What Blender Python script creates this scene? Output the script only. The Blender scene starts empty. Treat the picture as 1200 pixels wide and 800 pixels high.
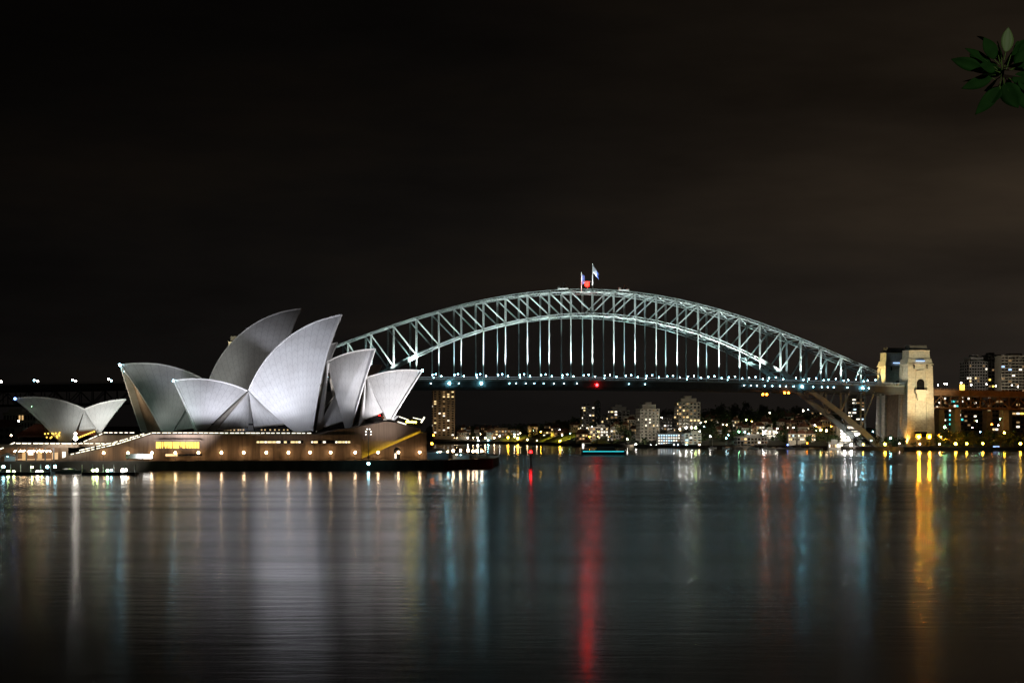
import bpy, bmesh, math, random
import numpy as np
from mathutils import Vector, Matrix
random.seed(7)
R = math.radians
C = bpy.context.scene.collection
scene = bpy.context.scene

# ------------------------------------------------------------------ camera
F, HX, HY, CH = 1925.0, 600.0, 507.0, 14.5      # focal length in photo pixels, principal column, horizon row, eye height
cam_d = bpy.data.cameras.new("camera")
cam = bpy.data.objects.new("camera", cam_d); C.objects.link(cam)
cam.location = (0, 0, CH); cam.rotation_euler = (R(90), 0, 0)
cam_d.sensor_width = 36; cam_d.lens = F / 1200 * 36
cam_d.shift_y = (HY - 400) / 1200
cam_d.clip_start = 0.5; cam_d.clip_end = 40000
scene.camera = cam
scene.view_settings.view_transform = 'Standard'; scene.view_settings.look = 'None'
scene.view_settings.exposure = 0; scene.view_settings.gamma = 1
scene.render.engine = 'CYCLES'
cy = scene.cycles
cy.use_denoising = True
try: cy.denoiser = 'OPENIMAGEDENOISE'
except Exception: pass
cy.max_bounces = 5; cy.diffuse_bounces = 2; cy.glossy_bounces = 3; cy.transmission_bounces = 2
cy.sample_clamp_indirect = 4; cy.caustics_reflective = False; cy.caustics_refractive = False
cy.use_light_tree = True

# ------------------------------------------------------------------ night sky: city-lit cloud
W = bpy.data.worlds.new("World"); scene.world = W; W.use_nodes = True
nt = W.node_tree; nt.nodes.clear()
def N(nt, t, **k):
    n = nt.nodes.new(t)
    for a, b in k.items(): setattr(n, a, b)
    return n
def ramp(nt, pts, interp='LINEAR'):
    r = nt.nodes.new('ShaderNodeValToRGB'); r.color_ramp.interpolation = interp
    el = r.color_ramp.elements
    while len(el) < len(pts): el.new(0.5)
    for e, (p, c) in zip(el, pts):
        e.position = p; e.color = (*c, 1) if len(c) == 3 else c
    return r
L = nt.links.new
tc = N(nt, 'ShaderNodeTexCoord'); sep = N(nt, 'ShaderNodeSeparateXYZ'); L(tc.outputs['Generated'], sep.inputs[0])
grad = ramp(nt, [(0.0, (.0098, .0086, .0080)), (0.05, (.0125, .0108, .0098)), (0.11, (.0100, .0085, .0074)), (0.2, (.0055, .0045, .0037)), (0.3, (.0032, .0026, .0022)), (1, (.002, .0016, .0013))])
L(sep.outputs['Z'], grad.inputs[0])
mp = N(nt, 'ShaderNodeMapping'); mp.inputs['Scale'].default_value = (2.2, 2.2, 9.0); L(tc.outputs['Generated'], mp.inputs[0])
noi = N(nt, 'ShaderNodeTexNoise'); noi.inputs['Scale'].default_value = 1.6; noi.inputs['Detail'].default_value = 5; noi.inputs['Roughness'].default_value = .55
L(mp.outputs[0], noi.inputs['Vector'])
cr = ramp(nt, [(.3, (.55, .55, .58)), (.52, (1, 1, 1)), (.72, (1.6, 1.45, 1.25))]); L(noi.outputs[0], cr.inputs[0])
mx = N(nt, 'ShaderNodeMix', data_type='RGBA', blend_type='MULTIPLY'); mx.inputs[0].default_value = 1
L(grad.outputs[0], mx.inputs[6]); L(cr.outputs[0], mx.inputs[7])
xr = N(nt, 'ShaderNodeMapRange'); xr.inputs[1].default_value = -.3; xr.inputs[2].default_value = .35; xr.inputs[3].default_value = .30; xr.inputs[4].default_value = .95
L(sep.outputs['X'], xr.inputs[0])
ml = N(nt, 'ShaderNodeVectorMath', operation='SCALE'); L(mx.outputs[2], ml.inputs[0]); L(xr.outputs[0], ml.inputs['Scale'])
sky = N(nt, 'ShaderNodeTexSky', sky_type='NISHITA'); sky.sun_disc = False; sky.sun_elevation = R(-7); sky.sun_rotation = R(200)
sks = N(nt, 'ShaderNodeVectorMath', operation='SCALE'); sks.inputs['Scale'].default_value = .004; L(sky.outputs[0], sks.inputs[0])
ad = N(nt, 'ShaderNodeVectorMath', operation='ADD'); 
# warm city glow on the cloud towards the right
gx_ = N(nt, 'ShaderNodeMapRange', interpolation_type='SMOOTHERSTEP'); gx_.inputs[1].default_value = -.10; gx_.inputs[2].default_value = .42; L(sep.outputs['X'], gx_.inputs[0])
gz_ = ramp(nt, [(0, (.2,) * 3), (.09, (.5,) * 3), (.135, (1,) * 3), (.2, (.55,) * 3), (.34, (.12,) * 3)], 'EASE'); L(sep.outputs['Z'], gz_.inputs[0])
g1 = N(nt, 'ShaderNodeMath', operation='MULTIPLY'); L(gx_.outputs[0], g1.inputs[0]); L(gz_.outputs[0], g1.inputs[1])
g2 = N(nt, 'ShaderNodeMath', operation='MULTIPLY'); L(g1.outputs[0], g2.inputs[0]); L(noi.outputs[0], g2.inputs[1])
gv = N(nt, 'ShaderNodeVectorMath', operation='SCALE'); gv.inputs[0].default_value = (.040, .0265, .0145); L(g2.outputs[0], gv.inputs['Scale'])
ga = N(nt, 'ShaderNodeVectorMath', operation='ADD'); L(ml.outputs[0], ga.inputs[0]); L(gv.outputs[0], ga.inputs[1])
L(ga.outputs[0], ad.inputs[0]); L(sks.outputs[0], ad.inputs[1])
bg = N(nt, 'ShaderNodeBackground'); L(ad.outputs[0], bg.inputs[0]); bg.inputs[1].default_value = 1.0
L(bg.outputs[0], N(nt, 'ShaderNodeOutputWorld').inputs[0])

# ------------------------------------------------------------------ helpers
def at(x, y, Y):                       # the point at depth Y seen at photo pixel (x, y)
    return Vector(((x - HX) / F * Y, Y, CH - (y - HY) / F * Y))
def put(o, label=None, cat=None, group=None, kind=None):
    for k, v in (('label', label), ('category', cat), ('group', group), ('kind', kind)):
        if v: o[k] = v
    return o
def thing(name, label, cat, loc=(0, 0, 0), rz=0.0, group=None):
    o = bpy.data.objects.new(name, None); C.objects.link(o)
    o.location = loc; o.rotation_euler = (0, 0, rz); o.empty_display_size = .5
    return put(o, label, cat, group)
class MB:
    def __init__(s): s.v = []; s.f = []; s.uv = {}; s.mi = []
    def add(s, vs, fs, mi=0, uvs=None):
        b = len(s.v); s.v += [tuple(p) for p in vs]
        for q in fs: s.f.append(tuple(b + i for i in q)); s.mi.append(mi)
        if uvs:
            for i, u in enumerate(uvs): s.uv[b + i] = u
        return s
    def box(s, c, d, mi=0, rz=0.0):
        x, y, z = c; a, b, h = d[0] / 2, d[1] / 2, d[2] / 2; k, n = math.cos(rz), math.sin(rz)
        vs = [(x + i * a * k - j * b * n, y + i * a * n + j * b * k, z + l * h) for l in (-1, 1) for i, j in ((-1, -1), (1, -1), (1, 1), (-1, 1))]
        return s.add(vs, [(3, 2, 1, 0), (4, 5, 6, 7), (0, 1, 5, 4), (1, 2, 6, 5), (2, 3, 7, 6), (3, 0, 4, 7)], mi)
    def frustum(s, c, d0, d1, h, mi=0):  # box on base centre c tapering from d0 to d1
        vs = [(c[0] + i * d[0] / 2, c[1] + j * d[1] / 2, c[2] + z) for z, d in ((0, d0), (h, d1)) for i, j in ((-1, -1), (1, -1), (1, 1), (-1, 1))]
        return s.add(vs, [(3, 2, 1, 0), (4, 5, 6, 7), (0, 1, 5, 4), (1, 2, 6, 5), (2, 3, 7, 6), (3, 0, 4, 7)], mi)
    def beam(s, p, q, w, h, up=(0, 0, 1), mi=0):
        p, q = Vector(p), Vector(q); d = (q - p).normalized(); u = Vector(up)
        if abs(d.dot(u)) > .98: u = Vector((0, 1, 0))
        sd = d.cross(u).normalized(); u = sd.cross(d).normalized()
        vs = [e + sd * (i * w / 2) + u * (j * h / 2) for e in (p, q) for i, j in ((-1, -1), (1, -1), (1, 1), (-1, 1))]
        return s.add(vs, [(3, 2, 1, 0), (4, 5, 6, 7), (0, 1, 5, 4), (1, 2, 6, 5), (2, 3, 7, 6), (3, 0, 4, 7)], mi)
    def tube(s, pts, r, n=6, mi=0, r1=None):
        pts = [Vector(p) for p in pts]; m = len(pts); vs = []
        for i, p in enumerate(pts):
            d = (pts[min(i + 1, m - 1)] - pts[max(i - 1, 0)]).normalized()
            u = Vector((0, 0, 1)) if abs(d.z) < .95 else Vector((0, 1, 0))
            a = d.cross(u).normalized(); b = a.cross(d); rr = r if r1 is None else r + (r1 - r) * i / max(m - 1, 1)
            vs += [p + (a * math.cos(k * 2 * math.pi / n) + b * math.sin(k * 2 * math.pi / n)) * rr for k in range(n)]
        fs = [(i * n + k, i * n + (k + 1) % n, (i + 1) * n + (k + 1) % n, (i + 1) * n + k) for i in range(m - 1) for k in range(n)]
        fs += [tuple(range(n))[::-1], tuple((m - 1) * n + k for k in range(n))]
        return s.add(vs, fs, mi)
    def ball(s, c, r, seg=10, rings=6, mi=0, sc=(1, 1, 1)):
        c = Vector(c); vs = [c + Vector((0, 0, -r * sc[2]))]
        for i in range(1, rings):
            th = math.pi * i / rings - math.pi / 2
            vs += [c + Vector((math.cos(th) * math.cos(2 * math.pi * k / seg) * r * sc[0], math.cos(th) * math.sin(2 * math.pi * k / seg) * r * sc[1], math.sin(th) * r * sc[2])) for k in range(seg)]
        vs.append(c + Vector((0, 0, r * sc[2]))); e = len(vs) - 1
        fs = [(0, 1 + (k + 1) % seg, 1 + k) for k in range(seg)]
        fs += [(1 + i * seg + k, 1 + i * seg + (k + 1) % seg, 1 + (i + 1) * seg + (k + 1) % seg, 1 + (i + 1) * seg + k) for i in range(rings - 2) for k in range(seg)]
        fs += [(e, e - seg + k, e - seg + (k + 1) % seg) for k in range(seg)]
        return s.add(vs, fs, mi)
    def prism(s, poly, off, mi=0):       # planar polygon extruded by vector off
        n = len(poly); off = Vector(off); a = [Vector(p) for p in poly]
        return s.add(a + [p + off for p in a], [tuple(range(n)), tuple(range(2 * n - 1, n - 1, -1))] + [(i, i + n, (i + 1) % n + n, (i + 1) % n) for i in range(n)], mi)
    def grid(s, rows, mi=0, uvs=None, flip=False):
        m, n = len(rows), len(rows[0])
        fs = [(i * n + j, i * n + j + 1, (i + 1) * n + j + 1, (i + 1) * n + j) for i in range(m - 1) for j in range(n - 1)]
        if flip: fs = [q[::-1] for q in fs]
        return s.add([p for r in rows for p in r], fs, mi, [u for r in uvs for u in r] if uvs else None)
    def mesh(s, name, mats, smooth=False):
        me = bpy.data.meshes.new(name); me.from_pydata(s.v, [], s.f)
        for m in (mats if isinstance(mats, (list, tuple)) else [mats]): me.materials.append(m)
        me.polygons.foreach_set('material_index', s.mi)
        if s.uv:
            ul = me.uv_layers.new(name='UVMap')
            for lp in me.loops: ul.data[lp.index].uv = s.uv.get(lp.vertex_index, (0, 0))
        if smooth: me.polygons.foreach_set('use_smooth', [True] * len(s.f))
        bm = bmesh.new(); bm.from_mesh(me); bmesh.ops.recalc_face_normals(bm, faces=bm.faces); bm.to_mesh(me); bm.free()
        me.update(); return me
    def build(s, name, mats, parent=None, smooth=False, world=False):
        o = bpy.data.objects.new(name, s.mesh(name, mats, smooth)); C.objects.link(o)
        if parent:
            o.parent = parent
            if world:                     # vertices were given in world coordinates
                M = Matrix.Translation(parent.location) @ Matrix.Rotation(parent.rotation_euler[2], 4, 'Z')
                o.data.transform(M.inverted())
        return o
def inst(me, name, parent, loc=(0, 0, 0), scale=None, rz=0):
    o = bpy.data.objects.new(name, me); C.objects.link(o); o.parent = parent; o.location = loc
    if scale: o.scale = scale
    if rz: o.rotation_euler[2] = rz
    return o
def copy_tree(o, parent=None):
    c = o.copy(); C.objects.link(c); c.parent = parent
    for ch in list(o.children): copy_tree(ch, c)
    return c
def ordinal(i): return ('first second third fourth fifth sixth seventh eighth ninth tenth eleventh twelfth thirteenth fourteenth fifteenth sixteenth seventeenth eighteenth nineteenth twentieth'.split())[i]

# ------------------------------------------------------------------ materials
def mat(name, col, rough=.7, metal=0.0, var=.18, scale=.35, bump=0.0, bscale=1.5, spec=.3, stretch=(1, 1, 1)):
    m = bpy.data.materials.new(name); m.use_nodes = True; t = m.node_tree; p = t.nodes['Principled BSDF']
    p.inputs['Roughness'].default_value = rough; p.inputs['Metallic'].default_value = metal; p.inputs['Specular IOR Level'].default_value = spec
    co = N(t, 'ShaderNodeTexCoord'); mpn = N(t, 'ShaderNodeMapping'); mpn.inputs['Scale'].default_value = stretch; t.links.new(co.outputs['Object'], mpn.inputs[0])
    no = N(t, 'ShaderNodeTexNoise'); no.inputs['Scale'].default_value = scale; no.inputs['Detail'].default_value = 6; t.links.new(mpn.outputs[0], no.inputs['Vector'])
    r = ramp(t, [(.3, tuple(max(0, c * (1 - var)) for c in col)), (.7, tuple(min(1, c * (1 + var)) for c in col))])
    t.links.new(no.outputs[0], r.inputs[0]); t.links.new(r.outputs[0], p.inputs['Base Color'])
    if bump:
        n2 = N(t, 'ShaderNodeTexNoise'); n2.inputs['Scale'].default_value = bscale; n2.inputs['Detail'].default_value = 4; t.links.new(mpn.outputs[0], n2.inputs['Vector'])
        b = N(t, 'ShaderNodeBump'); b.inputs['Strength'].default_value = bump; t.links.new(n2.outputs[0], b.inputs['Height']); t.links.new(b.outputs[0], p.inputs['Normal'])
    return m
def glow(name, col, strength, sample=True):
    m = bpy.data.materials.new(name); m.use_nodes = True; t = m.node_tree; t.nodes.clear()
    e = N(t, 'ShaderNodeEmission'); e.inputs[0].default_value = (*col, 1); e.inputs[1].default_value = strength
    t.links.new(e.outputs[0], N(t, 'ShaderNodeOutputMaterial').inputs[0])
    if not sample: m.cycles.emission_sampling = 'NONE'
    return m
M = {}
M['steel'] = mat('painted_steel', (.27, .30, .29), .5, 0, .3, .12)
def courses(m, bw_=3.2, bh=1.5, dark=.62):
    t = m.node_tree; p = t.nodes['Principled BSDF']; l = t.links.new; src = p.inputs['Base Color'].links[0].from_socket
    g = N(t, 'ShaderNodeNewGeometry'); sx = N(t, 'ShaderNodeSeparateXYZ'); co = N(t, 'ShaderNodeTexCoord'); l(co.outputs['Object'], sx.inputs[0])
    a = N(t, 'ShaderNodeMath', operation='ADD'); l(sx.outputs[0], a.inputs[0]); l(sx.outputs[1], a.inputs[1]); cb = N(t, 'ShaderNodeCombineXYZ'); l(a.outputs[0], cb.inputs[0]); l(sx.outputs[2], cb.inputs[1])
    b = N(t, 'ShaderNodeTexBrick'); l(cb.outputs[0], b.inputs['Vector']); b.inputs['Scale'].default_value = 1; b.inputs['Brick Width'].default_value = bw_; b.inputs['Row Height'].default_value = bh; b.inputs['Mortar Size'].default_value = .07; b.inputs['Bias'].default_value = 0
    b.inputs['Color1'].default_value = (1, 1, 1, 1); b.inputs['Color2'].default_value = (.84, .84, .84, 1); b.inputs['Mortar'].default_value = (dark,) * 3 + (1,)
    x = N(t, 'ShaderNodeMix', data_type='RGBA', blend_type='MULTIPLY'); x.inputs[0].default_value = 1; l(src, x.inputs[6]); l(b.outputs[0], x.inputs[7]); l(x.outputs[2], p.inputs['Base Color'])
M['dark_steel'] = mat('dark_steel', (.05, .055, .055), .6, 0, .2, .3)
M['rust_steel'] = mat('brown_steel', (.16, .09, .05), .7, 0, .3, .3)
M['granite'] = mat('granite', (.50, .47, .39), .85, 0, .16, .5, .6, .7)
courses(M['granite'])
M['podium'] = mat('podium_concrete', (.185, .125, .082), .8, 0, .25, .5, .2, 1.2, stretch=(2.5, 2.5, .15))
M['seawall'] = mat('seawall_concrete', (.10, .085, .065), .9, 0, .35, .25, .4, .8, stretch=(1, 1, .4))
M['paving'] = mat('paving', (.14, .12, .10), .8, 0, .2, .3)
M['glass'] = mat('dark_glass', (.012, .011, .010), .12, 0, .3, .3, spec=.6)
M['bronze'] = mat('bronze_mullion', (.20, .14, .09), .45, .3, .2, .5)
M['redglass'] = mat('red_bronze_glass', (.10, .030, .018), .25, 0, .3, .3)
M['white'] = mat('white_paint', (.75, .75, .72), .6)
M['canvas'] = mat('canvas', (.62, .68, .70), .8)
M['asphalt'] = mat('asphalt', (.05, .05, .05), .9)
M['bark'] = mat('bark', (.07, .05, .035), .9, 0, .3, 2, .4, 4)
M['turf'] = mat('turf', (.045, .07, .02), .95, 0, .35, .08, .5, .6)
M['earth'] = mat('earth', (.045, .042, .03), .95, 0, .35, .05, .4, .3)
M['beige'] = mat('beige_render', (.42, .38, .31), .85, 0, .12, .15)
M['brick'] = mat('brown_brick', (.22, .15, .09), .9, 0, .25, .4)
M['greyc'] = mat('grey_concrete', (.24, .23, .22), .85, 0, .15, .2)
M['darkc'] = mat('dark_concrete', (.10, .095, .09), .85, 0, .2, .2)
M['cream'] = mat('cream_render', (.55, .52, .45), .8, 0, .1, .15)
M['tile'] = mat('roof_tile', (.15, .07, .045), .85, 0, .3, .6)
M['hull'] = mat('boat_hull', (.65, .65, .63), .4)
M['darkhull'] = mat('dark_hull', (.03, .035, .04), .4)
M['pile'] = mat('timber_pile', (.10, .08, .06), .9)
M['blueflag'] = mat('blue_cloth', (.10, .16, .50), .8)
M['whiteflag'] = mat('white_cloth', (.7, .75, .85), .8)
GL = {
 'white': glow('white_lamp', (1, .93, .82), 42), 'cool': glow('cool_lamp', (.40, .84, 1), 32), 'cyan': glow('cyan_lamp', (.26, .80, 1), 210),
 'warm': glow('warm_globe', (1, .68, .38), 52), 'yellow': glow('sodium_lamp', (1, .50, .035), 110), 'amber': glow('amber_lamp', (1, .24, .015), 48),
 'red': glow('red_lamp', (1, .010, .012), 48), 'redbig': glow('red_beacon', (1, .005, .003), 40), 'green': glow('green_lamp', (.35, 1, .45), 60), 'lime': glow('lime_lamp', (.75, 1, .35), 60),
 'redsmall': glow('red_marker_lamp', (1, .004, .005), 40), 'gold': glow('gold_flood', (1, .36, .010), 1500), 'flare': glow('white_flood', (1, .95, .9), 200), 'blue': glow('blue_lamp', (.18, .32, 1), 7), 'teal': glow('teal_trail', (.03, .55, .60), 1.6),
 'win_warm': glow('window_warm', (1, .62, .26), .8), 'win_yel': glow('window_yellow', (1, .72, .34), 1.5), 'win_white': glow('window_white', (1, .90, .74), 1.8), 'win_dim': glow('window_dim', (1, .62, .28), .28), 'win_blue': glow('window_blue', (.35, .55, 1), 2.0), 'win_hot': glow('window_hot', (1, .95, .88), 6), 'win_cold': glow('window_cold', (.55, .82, 1), 1.8), 'win_teal': glow('window_teal', (.1, .8, .75), 1.6),
 'amberpane': glow('amber_window', (1, .62, .10), 2.6), 'strip': glow('handrail_light', (1, .93, .70), 2.6), 'limestrip': glow('stair_light', (.85, .70, .05), 26), 'railstrip': glow('deck_rail_glow', (.75, .90, 1), .5),
 'interior': glow('lit_interior', (1, .66, .34), .9), 'interior_red': glow('dim_interior', (1, .35, .15), .10),
}

def shell_material():
    m = bpy.data.materials.new('ceramic_shell_tiles'); m.use_nodes = True; t = m.node_tree; p = t.nodes['Principled BSDF']; l = t.links.new
    p.inputs['Roughness'].default_value = .42; p.inputs['Specular IOR Level'].default_value = .25
    uv = N(t, 'ShaderNodeUVMap'); sx = N(t, 'ShaderNodeSeparateXYZ'); l(uv.outputs[0], sx.inputs[0])
    def mth(op, a, b=None, c=None):
        n = N(t, 'ShaderNodeMath', operation=op)
        for i, v in enumerate((a, b, c)):
            if v is None: continue
            if isinstance(v, (int, float)): n.inputs[i].default_value = v
            else: l(v, n.inputs[i])
        return n.outputs[0]
    fu = mth('FRACT', sx.outputs[0]); du = mth('ABSOLUTE', mth('SUBTRACT', fu, .5))       # 0 mid rib .. 0.5 at rib joint
    chev = mth('FRACT', mth('ADD', sx.outputs[1], mth('MULTIPLY', du, 1.1)))
    rib = mth('GREATER_THAN', du, .455); jo = mth('LESS_THAN', chev, .09)
    line = mth('MAXIMUM', rib, jo)
    no = N(t, 'ShaderNodeTexNoise'); no.inputs['Scale'].default_value = .12; no.inputs['Detail'].default_value = 5
    co = N(t, 'ShaderNodeTexCoord'); l(co.outputs['Object'], no.inputs['Vector'])
    base = ramp(t, [(.3, (.62, .60, .57)), (.7, (.76, .75, .72))]); l(no.outputs[0], base.inputs[0])
    mix = N(t, 'ShaderNodeMix', data_type='RGBA'); l(mth('MULTIPLY', line, .30), mix.inputs[0]); l(base.outputs[0], mix.inputs[6]); mix.inputs[7].default_value = (.25, .24, .23, 1)
    l(mix.outputs[2], p.inputs['Base Color'])
    return m
M['shell'] = shell_material()
M['rim'] = mat('shell_rim_tile', (.74, .72, .68), .5, 0, .08)
M['concrete_in'] = mat('shell_soffit', (.30, .27, .22), .8, 0, .15)

def water_material():
    m = bpy.data.materials.new('harbour_water'); m.use_nodes = True; t = m.node_tree; p = t.nodes['Principled BSDF']; l = t.links.new
    p.inputs['Base Color'].default_value = (.004, .006, .007, 1); p.inputs['IOR'].default_value = 1.33; p.inputs['Specular IOR Level'].default_value = .7
    geo = N(t, 'ShaderNodeNewGeometry')
    def noise(sc, scale, det, rough=.5):
        mp_ = N(t, 'ShaderNodeMapping'); mp_.inputs['Scale'].default_value = sc; l(geo.outputs['Position'], mp_.inputs[0])
        n = N(t, 'ShaderNodeTexNoise'); n.inputs['Scale'].default_value = scale; n.inputs['Detail'].default_value = det; n.inputs['Roughness'].default_value = rough
        l(mp_.outputs[0], n.inputs['Vector']); return n.outputs[0]
    # wind lanes: calm strips under the shores, rougher lanes between
    sp = N(t, 'ShaderNodeSeparateXYZ'); l(geo.outputs['Position'], sp.inputs[0])
    wob = noise((.0025, .012, 1), 1, 3)
    yy = N(t, 'ShaderNodeMath', operation='MULTIPLY_ADD'); l(wob, yy.inputs[0]); yy.inputs[1].default_value = 120; l(sp.outputs['Y'], yy.inputs[2])
    mr = N(t, 'ShaderNodeMapRange'); mr.inputs[1].default_value = 60; mr.inputs[2].default_value = 1660; l(yy.outputs[0], mr.inputs[0])
    def q(y): return (y - 0) / 1600
    lanes = ramp(t, [(q(60), (.12,) * 3), (q(200), (.18,) * 3), (q(380), (.235,) * 3), (q(470), (.20,) * 3), (q(560), (.13,) * 3), (q(700), (.16,) * 3), (q(800), (.235,) * 3), (q(1000), (.215,) * 3), (q(1150), (.11,) * 3), (1, (.10,) * 3)])
    l(mr.outputs[0], lanes.inputs[0])
    str1 = noise((.004, .05, 1), 1, 5, .6)
    k = N(t, 'ShaderNodeMapRange'); k.inputs[1].default_value = .3; k.inputs[2].default_value = .7; k.inputs[3].default_value = .86; k.inputs[4].default_value = 1.12; l(str1, k.inputs[0])
    rg = N(t, 'ShaderNodeMath', operation='MULTIPLY'); l(lanes.outputs[0], rg.inputs[0]); l(k.outputs[0], rg.inputs[1]); l(rg.outputs[0], p.inputs['Roughness'])
    b1 = N(t, 'ShaderNodeBump'); b1.inputs['Strength'].default_value = .6; b1.inputs['Distance'].default_value = .07; l(noise((.10, .48, 1), 1, 6, .55), b1.inputs['Height'])
    bs = ramp(t, [(q(60), (.36,) * 3), (q(330), (.42,) * 3), (q(600), (.22,) * 3), (q(800), (.3,) * 3), (q(1050), (.12,) * 3), (1, (.04,) * 3)]); l(mr.outputs[0], bs.inputs[0]); l(bs.outputs[0], b1.inputs['Strength'])
    l(b1.outputs[0], p.inputs['Normal'])
    return m
M['water'] = water_material()

def spot(name, loc, target, power, col=(1, 1, 1), size=40, blend=.6, radius=.5):
    d = bpy.data.lights.new(name, 'SPOT'); o = bpy.data.objects.new(name, d); C.objects.link(o)
    o.location = loc; d.energy = power; d.color = col; d.spot_size = R(size); d.spot_blend = blend; d.shadow_soft_size = radius
    v = Vector(target) - Vector(loc); o.rotation_euler = v.to_track_quat('-Z', 'Y').to_euler()
    return o

# ================================================================== SETTING
MB().add([(-9000, -400, 0), (9000, -400, 0), (9000, 30000, 0), (-9000, 30000, 0)], [(0, 1, 2, 3)]).build('water', M['water'])
put(bpy.data.objects['water'], 'dark rippled harbour water', kind='structure')
SH = [(440, 2300), (480, 2250), (540, 2200), (600, 2130), (656, 1850), (700, 1700), (740, 1600), (800, 1560), (900, 1500), (960, 1440), (1000, 1400), (1030, 1362), (1060, 1340), (1200, 1328), (1420, 1318)]
def shoreY(x): return float(np.interp(x, [a for a, b in SH], [b for a, b in SH]))
CREST = [(440, 12), (540, 14), (640, 17), (700, 26), (780, 30), (850, 34), (930, 32), (990, 24), (1050, 14), (1200, 22), (1420, 25)]
def ground(x, off): # terrain height at photo column x, off metres behind the shoreline
    c = float(np.interp(x, [a for a, b in CREST], [b for a, b in CREST]))
    if off <= 0: return 2.4
    return 2.4 + c * (1 - math.exp(-max(off - 25, 0) / 190.0)) if off > 25 else 2.4
def terrain():
    mb = MB(); cols = list(range(440, 1421, 14)); offs = [0, 8, 25, 45, 70, 100, 140, 190, 250, 330, 420, 560, 800, 1300]
    rows = []
    for x in cols:
        Y = shoreY(x); r = [((x - HX) / F * Y, Y, -2)]
        for o in offs: r.append(((x - HX) / F * (Y + o), Y + o, ground(x, o) + (random.uniform(-.5, .5) if o > 30 else 0)))
        rows.append(r)
    mb.grid(rows); o = mb.build('far_shore_terrain', M['earth'], smooth=False); put(o, 'dark hillside along the far shore', kind='structure')
terrain()
MB().grid([[(((x - HX) / F * (shoreY(x) + o)), shoreY(x) + o, ground(x, o) + .9) for o in (26, 45, 70, 100, 140, 170)] for x in range(585, 726, 10)]).build('grass_slope', M['turf'])
put(bpy.data.objects['grass_slope'], 'lamplit park lawn', kind='structure')
# west shore behind the Opera House
mb = MB(); rows = []
for x in range(-160, 470, 30):
    rows.append([((x - HX) / F * Y, Y, z) for Y, z in ((1060, -2), (1060, 3), (1100, 5), (1180, 9), (1300, 16), (1500, 20), (1900, 22))])
mb.grid(rows).build('west_shore_terrain', M['earth']); put(bpy.data.objects['west_shore_terrain'], 'dark western shore', kind='structure')
# Bennelong promenade slab and its seawall
def slab(name, pts, z0, z1, m, label):
    o = MB().prism([(p[0], p[1], z0) for p in pts], (0, 0, z1 - z0)).build(name, m); return put(o, label, kind='structure')
def gx(x, Y): return ((x - HX) / F * Y, Y)
SEA = [gx(-70, 626), gx(75, 630), gx(520, 648)]
slab('promenade', SEA + [gx(520.5, 654), gx(577, 690), gx(585, 780), gx(540, 900), gx(300, 1000), gx(-120, 1000)], -2, 3.4, M['seawall'], 'concrete promenade and its dark seawall')
# seawall coping course
mb = MB()
for a, b in zip(SEA + [gx(520.5, 654)], SEA[1:] + [gx(520.5, 654), gx(577, 690)]):
    if (Vector(a) - Vector(b)).length > 7: mb.beam((*a, 3.55), (*b, 3.55), .8, .3)
put(mb.build('seawall_kerb', M['paving']), 'pale coping along the promenade seawall', kind='structure')

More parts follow.
